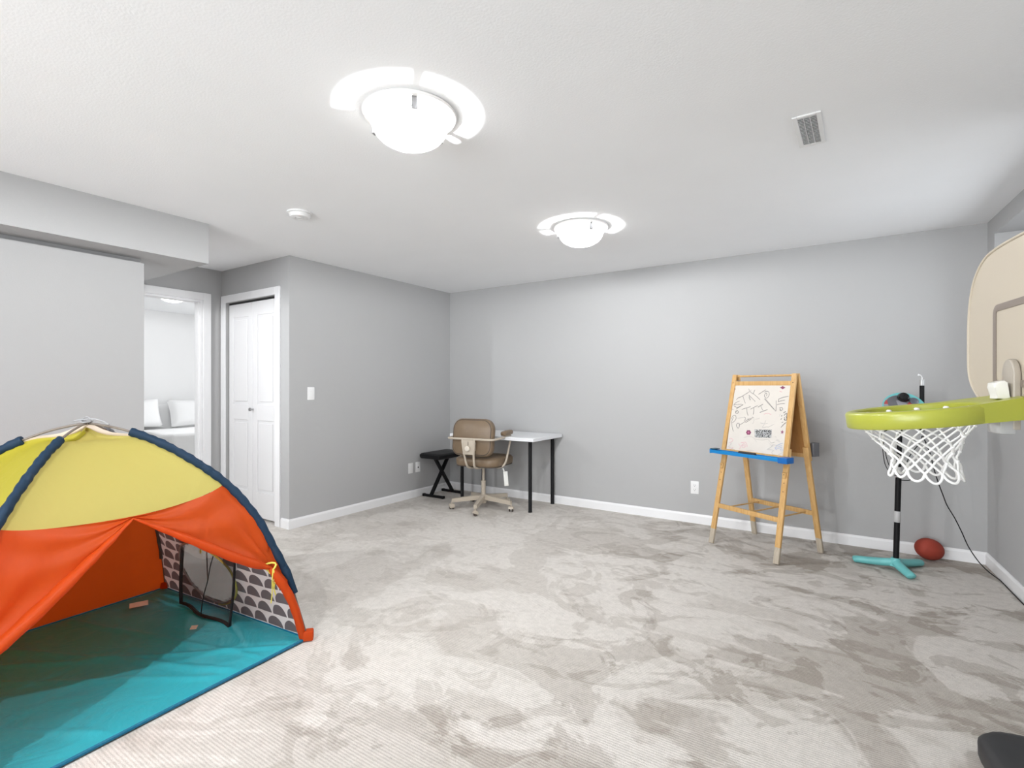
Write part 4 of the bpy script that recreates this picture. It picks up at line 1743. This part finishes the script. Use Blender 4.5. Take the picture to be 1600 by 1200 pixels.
for side in (-1, 1):
    bm = bmesh.new()

    def flap(u, v, side=side):
        # u: 0 at the door top .. 1 at the pole; v: seam .. lower line
        wv_ = u
        s0 = seam(side * wv_)
        if wv_ <= TW:
            s1 = MS + (TS - MS) * (wv_ / TW)
        else:
            s1 = TS + (.895 - TS) * ((wv_ - TW) / (1 - TW)) ** .6
        s = s0 + (s1 - s0) * v
        p = panel_pt('4', '1', side * wv_, s)
        # gathered pleats running to the tie
        tie = panel_pt('4', '1', side * TW, TS)
        dd = (p - tie).length
        ang_ = math.atan2(p.z - tie.z, abs((p - tie).y) + .02)
        k = math.exp(-dd / .30) * min(1, dd / .05)
        nrm = (dirs['4'] + dirs['1']).normalized()
        return p + nrm * (.010 * k * math.sin(ang_ * 15) + .004 * math.sin(9 * wv_ + 13 * v))
    sheet(bm, flap, 60, 26)
    build('door_flap', bm, M_org, tent, angle=80)
    bm = bmesh.new()
    pts, rad = [], []
    for i in range(25):
        q = i / 24
        wv_, s = linept(q, side)
        pts.append(panel_pt('4', '1', wv_, s + .008 * math.sin(PI * q), .004) + Vector((0, 0, -.004)))
        rad.append(.004 + .024 * math.sin(min(1, q * 1.05) * PI * .62) ** 1.1 * (1 if q < .9 else 1 - .6 * ((q - .9) / .1)) + .0015 * math.sin(q * 37))
    tube(bm, pts, rad, 12, flat=.75)
    build('rolled_door_edge', bm, M_org, tent, angle=80)
    bm = bmesh.new()
    kk = '1' if side > 0 else '4'
    tie = pts[-1]
    foot = dirs[kk] * (HD - .02) + Vector((0, 0, .02))
    pts2, rad2 = [], []
    for i in range(19):
        q = i / 18
        p = tie.lerp(foot, q)
        bow = math.sin(PI * q) * .035
        p += dirs[kk] * bow * .5 + Vector((0, 0, bow * .6))
        pts2.append(p)
        rad2.append((.012 + .020 * min(1, q / .15) * (1 - .35 * q)) + .0015 * math.sin(i * 1.7))
    tube(bm, pts2, rad2, 12, flat=.7)
    build('rolled_door_side', bm, M_org, tent, angle=80)
    # yellow tie
    bm = bmesh.new()
    tg_ = [tie + dirs[kk] * .03 * math.cos(a) * .7 + Vector((0, 0, .024 * math.sin(a))) + (A - D_).normalized() * .012 * math.sin(a * 2) for a in [2 * PI * i / 14 for i in range(14)]]
    tube(bm, tg_, .0045, 6, closed=True)
    out = (dirs['4'] + dirs['1']).normalized()
    for (dx_, l_) in ((.03, .13), (-.02, .16), (.012, .10)):
        a_ = tie + out * .022
        tube(bm, smoothpts([a_, a_ + (A - D_).normalized() * dx_ * .4 * side + Vector((0, 0, -l_ * .35)) + out * .006, a_ + (A - D_).normalized() * dx_ * .2 * side + Vector((0, 0, -l_ * .7)), a_ + (A - D_).normalized() * dx_ * .5 * side + Vector((0, 0, -l_))], 4), .003, 6, flat=.4)
    build('tie', bm, fabric('yellow_ribbon', (.75, .68, .12), .1, .6), tent)

# side panel facing the camera's left (pole 3 - pole 4)
bm = bmesh.new()
sheet(bm, lambda u, v: panel_pt('3', '4', u * 2 - 1, .03 + v * (.56 - .03)), 24, 28)
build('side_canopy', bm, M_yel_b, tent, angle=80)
bm = bmesh.new()
sheet(bm, lambda u, v: panel_pt('3', '4', u * 2 - 1, .56 + v * (HD - .56)), 24, 28)
build('side_wall', bm, M_org, tent, angle=80)
# back panel (pole 2 - pole 3)
bm = bmesh.new()
sheet(bm, lambda u, v: panel_pt('2', '3', u * 2 - 1, .0 + v * .26, dz=.024 * (1 - v)), 20, 8)
build('vent_panel', bm, M_crm, tent, angle=80)
bm = bmesh.new()
sheet(bm, lambda u, v: panel_pt('2', '3', u * 2 - 1, .26 + v * (.56 - .26)), 24, 20)
build('back_canopy', bm, M_yel, tent, angle=80)
bm = bmesh.new()
sheet(bm, lambda u, v: panel_pt('2', '3', u * 2 - 1, .56 + v * (HD - .56)), 30, 28)
build('back_wall', bm, M_org, tent, angle=80)
# right panel (pole 1 - pole 2)
bm = bmesh.new()
sheet(bm, lambda u, v: panel_pt('1', '2', u * 2 - 1, .0 + v * .26, dz=.024 * (1 - v)), 20, 8)
build('vent_panel', bm, M_crm, tent, angle=80)
bm = bmesh.new()
sheet(bm, lambda u, v: panel_pt('1', '2', u * 2 - 1, .26 + v * (.58 - .26)), 24, 20)
build('far_canopy', bm, M_yel, tent, angle=80)


def pattern_mat():
    m, nt, b = new_mat('grey_scallop_print')
    N, L = nt.nodes, nt.links
    b.inputs['Roughness'].default_value = .6
    uv = N.new('ShaderNodeUVMap')
    sp = N.new('ShaderNodeSeparateXYZ')
    L.new(uv.outputs[0], sp.inputs[0])

    def mt(op, a, bb=None, c=None):
        n = N.new('ShaderNodeMath')
        n.operation = op
        for i, v in enumerate((a, bb, c)):
            if v is None:
                continue
            if isinstance(v, (int, float)):
                n.inputs[i].default_value = v
            else:
                L.new(v, n.inputs[i])
        return n.outputs[0]
    nz = N.new('ShaderNodeTexNoise')
    nz.inputs['Scale'].default_value = 5
    L.new(uv.outputs[0], nz.inputs['Vector'])
    wob = mt('MULTIPLY', mt('SUBTRACT', nz.outputs['Fac'], .5), .04)
    X = mt('ADD', sp.outputs[0], wob)
    row_h, col_w = .074, .118
    Y = mt('DIVIDE', mt('ADD', sp.outputs[1], mt('MULTIPLY', wob, .5)), row_h)
    row = mt('FLOOR', Y)
    fv = mt('FRACT', Y)
    shift = mt('FRACT', mt('MULTIPLY', row, .43))
    Xc = mt('ADD', mt('DIVIDE', X, col_w), shift)
    fu = mt('FRACT', Xc)
    du = mt('DIVIDE', mt('SUBTRACT', fu, .5), .455)
    dv = mt('DIVIDE', mt('SUBTRACT', fv, .06), .80)
    d = mt('ADD', mt('MULTIPLY', du, du), mt('MULTIPLY', dv, dv))
    ins = mt('LESS_THAN', d, 1.0)
    ab = mt('GREATER_THAN', fv, .06)
    k = mt('MULTIPLY', ins, ab)
    mx = N.new('ShaderNodeMix')
    mx.data_type = 'RGBA'
    mx.inputs[6].default_value = (.70, .65, .64, 1)
    mx.inputs[7].default_value = (.145, .12, .125, 1)
    L.new(k, mx.inputs[0])
    L.new(mx.outputs[2], b.inputs['Base Color'])
    tr_ = N.new('ShaderNodeBsdfTranslucent')
    L.new(mx.outputs[2], tr_.inputs[0])
    ms_ = N.new('ShaderNodeMixShader')
    ms_.inputs[0].default_value = .30
    L.new(b.outputs[0], ms_.inputs[1])
    L.new(tr_.outputs[0], ms_.inputs[2])
    L.new(ms_.outputs[0], N['Material Output'].inputs['Surface'])
    return m


# patterned wall with an oval mesh window; UV = (lateral metres, arc length metres)
NU, NV = 96, 60
S0, S1 = .58, HD
hs = .7071
arc = [0]
for j in range(NV):
    sa_, sb_ = S1 - (S1 - S0) * j / NV, S1 - (S1 - S0) * (j + 1) / NV
    arc.append(arc[-1] + math.hypot(hs * (sa_ - sb_), prof_z(sa_) - prof_z(sb_)))
WCX, WCZ, WRX, WRZ = .105, .215, .255, .19      # window centre / radii in (lateral, arc)


def lat(u, s):
    return (u * 2 - 1) * hs * s


bm = bmesh.new()
uvl = bm.loops.layers.uv.new('UVMap')
grid = []
for j in range(NV + 1):
    s = S1 - (S1 - S0) * j / NV
    grid.append([(bm.verts.new(panel_pt('1', '2', i / NU * 2 - 1, s)), lat(i / NU, s), arc[j]) for i in range(NU + 1)])
for j in range(NV):
    for i in range(NU):
        q = (grid[j][i], grid[j][i + 1], grid[j + 1][i + 1], grid[j + 1][i])
        if all(((c[1] - WCX) / WRX) ** 2 + ((c[2] - WCZ) / WRZ) ** 2 < 1 for c in q):
            continue
        f = bm.faces.new([c[0] for c in q])
        for lp, c in zip(f.loops, q):
            lp[uvl].uv = (c[1], c[2])
pw = build('patterned_wall', bm, pattern_mat(), tent, angle=80)


def wall_at(l_, z_arc, inset=.016):
    # invert arc -> s
    for j in range(NV):
        if arc[j] <= z_arc <= arc[j + 1]:
            f_ = (z_arc - arc[j]) / (arc[j + 1] - arc[j])
            s = S1 - (S1 - S0) * (j + f_) / NV
            return panel_pt('1', '2', l_ / (hs * s), s, inset)
    return panel_pt('1', '2', l_ / (hs * S0), S0, inset)


def mesh_mat(name, col, op):
    m, nt, b = new_mat(name)
    b.inputs['Base Color'].default_value = col + (1,)
    b.inputs['Roughness'].default_value = .7
    N, L = nt.nodes, nt.links
    tc = N.new('ShaderNodeTexCoord')
    w1_ = N.new('ShaderNodeTexWave')
    w1_.inputs['Scale'].default_value = 90
    w1_.inputs['Distortion'].default_value = 1
    L.new(tc.outputs['Object'], w1_.inputs['Vector'])
    mr = N.new('ShaderNodeMapRange')
    mr.inputs['To Min'].default_value = op - .08
    mr.inputs['To Max'].default_value = op + .08
    L.new(w1_.outputs['Fac'], mr.inputs['Value'])
    L.new(mr.outputs[0], b.inputs['Alpha'])
    return m


bm = bmesh.new()
c = bm.verts.new(wall_at(WCX, WCZ, .020))
ringv = [c]
prev = None
for rr in (.35, .7, 1.03):
    ring = [bm.verts.new(wall_at(WCX + WRX * rr * math.cos(2 * PI * k / 40), max(.002, WCZ + WRZ * rr * math.sin(2 * PI * k / 40)), .022)) for k in range(40)]
    for k in range(40):
        if prev is None:
            bm.faces.new((c, ring[k], ring[(k + 1) % 40]))
        else:
            bm.faces.new((prev[k], prev[(k + 1) % 40], ring[(k + 1) % 40], ring[k]))
    prev = ring
win = build('mesh_window', bm, mesh_mat('pale_grey_mesh', (.42, .45, .47), .38), tent)
bm = bmesh.new()
tube(bm, [wall_at(WCX + WRX * math.cos(2 * PI * k / 48), max(.004, WCZ + WRZ * math.sin(2 * PI * k / 48)), .024) for k in range(48)], .006, 6, closed=True)
build('window_binding', bm, mat('grey_binding', (.33, .32, .32), .6), win)
bm = bmesh.new()
tube(bm, [wall_at(WCX + (WRX + .008) * math.cos(a), max(.004, WCZ + (WRZ + .008) * math.sin(a)), .030) for a in [PI - PI * (-.45 + .95 * k / 20) for k in range(21)]], .0055, 6)
build('zipper', bm, fabric('yellow_zip', (.62, .60, .16), 0, .6), win)

# black mesh pocket hanging inside, in front of the window
Q0, Q1 = Vector((-2.650, 1.388, 0)) - TC, Vector((-3.144, 1.372, 0)) - TC
zb0, zb1, zt0, zt1 = .016, .028, .465, .475


def pk(u, v):
    p = Q0.lerp(Q1, u)
    z = (zb0 + (zb1 - zb0) * u) * (1 - v) + (zt0 + (zt1 - zt0) * u) * v
    p.z = z - .018 * math.sin(PI * u) * (1 - v) * 0 - .010 * math.sin(u * PI) * (1 - v) * 0
    p += Vector((0, 1, 0)) * (.03 * v + .012 * math.sin(u * 9 + v * 3) * (1 - v * .6))
    return p


bm = bmesh.new()
sheet(bm, pk, 24, 16)
pko = build('mesh_pocket', bm, mesh_mat('black_mesh', (.03, .03, .032), .55), tent)
bm = bmesh.new()
loop = [pk(i / 16, 0) for i in range(16)] + [pk(1, i / 12) for i in range(12)] + [pk(1 - i / 16, 1) for i in range(16)] + [pk(0, 1 - i / 12) for i in range(12)]
tube(bm, loop, .010, 6, closed=True, flat=.6)
build('pocket_binding', bm, mat('black_webbing', (.012, .012, .014), .7), pko)
bm = bmesh.new()
for (ua, ub, va, vb) in ((.50, .42, .0, .42), (.42, .58, .42, .98), (.42, .33, .42, .8)):
    tube(bm, smoothpts([pk(ua, va) + Vector((0, -.003, 0)), pk((ua + ub) / 2 + .02, (va + vb) / 2) + Vector((0, -.003, 0)), pk(ub, vb) + Vector((0, -.003, 0))], 6), [.0028] * 13, 5)
build('fold', bm, mat('black_webbing', (.012, .012, .014), .7), pko)
bm = bmesh.new()
tube(bm, [pk(.62, .99) + Vector((0, -.012, 0)), pk(.62, .70) + Vector((0, -.014, -.0))], .011, 6, flat=.25, flatdir=(0, 1, 0))
build('zip_pull', bm, fabric('yellow_zip_tape', (.62, .60, .10), 0, .6), pko)

# sleeves and poles
M_pole = mat('grey_fibre_pole', (.17, .14, .115), .4)
for k, s_start, s_end in (('1', .167, .853), ('4', .20, .86), ('3', .231, .86), ('2', .17, .86)):
    bm = bmesh.new()
    n = 60
    pts, rad = [], []
    for i in range(n + 1):
        s = s_start + (s_end - s_start) * i / n
        pts.append(pole_pt(k, s, .0))
        rad.append(.0185 + .0018 * math.sin(i * 1.9 + (3 if k == '4' else 0)) + .001 * math.sin(i * .7))
    tube(bm, pts, rad, 12, flat=.8, flatdir=dirs[k].cross(Vector((0, 0, 1))))
    sl = build('pole_sleeve', bm, M_navy if k != '2' else fabric('grey_sleeve', (.10, .10, .11), 0, .5), tent, angle=80)
    bm = bmesh.new()
    tube(bm, [pole_pt(k, HD * i / 60) for i in range(61)], .0052, 8)
    build('pole', bm, M_pole, tent, angle=80)
    # orange foot pocket
    bm = bmesh.new()
    ft = dirs[k] * (HD + .002)
    prism(bm, rrect(-.028, .028, -.022, .022, .008, 3), .004, .05, Matrix.Translation(ft) @ Matrix.Rotation(math.atan2(dirs[k].y, dirs[k].x), 4, 'Z'), bev=.004)
    build('foot_pocket', bm, M_org, tent)
# apex ties
bm = bmesh.new()
tp = Vector((0, 0, 1.094))
tube(bm, [tp + Vector((.02 * math.cos(a), .02 * math.sin(a), .002 * math.sin(2 * a))) for a in [2 * PI * i / 12 for i in range(12)]], .004, 6, closed=True)
rr_ = RT
tube(bm, smoothpts([tp + rr_ * -.055 + Vector((0, 0, .004)), tp + rr_ * -.02 + Vector((0, 0, .009)), tp + rr_ * .03 + Vector((0, 0, .012)), tp + rr_ * .07 + Vector((0, 0, .004)), tp + rr_ * .10 + Vector((0, 0, -.012))], 4), .0035, 6)
tube(bm, smoothpts([tp + rr_ * -.03, tp + Vector((0, 0, .022)), tp + rr_ * .03 + Vector((0, 0, .006))], 4), .0025, 6)
build('apex_clip', bm, mat('grey_plastic_clip', (.28, .28, .29), .4), tent)
# small labels sewn on the floor edge
M_lab = mat('cream_care_label', (.70, .62, .55), .7)


def label_at(px, py, wd, hg, ang):
    f = F * (CAMZ - .035) / (py - HZ)
    c_ = camw((px - 800) / F * f, f) - TC
    bm = bmesh.new()
    Mx = Matrix.Translation(c_ + Vector((0, 0, .034))) @ Matrix.Rotation(ang, 4, 'Z') @ Matrix.Rotation(math.radians(14), 4, 'X')
    bx(bm, -wd / 2, wd / 2, -hg / 2, hg / 2, 0, .0015, M=Mx)
    build('care_label', bm, M_lab, tent, smooth=False)


label_at(217, 944, .085, .045, 1.2)
label_at(303, 980, .03, .028, .8)
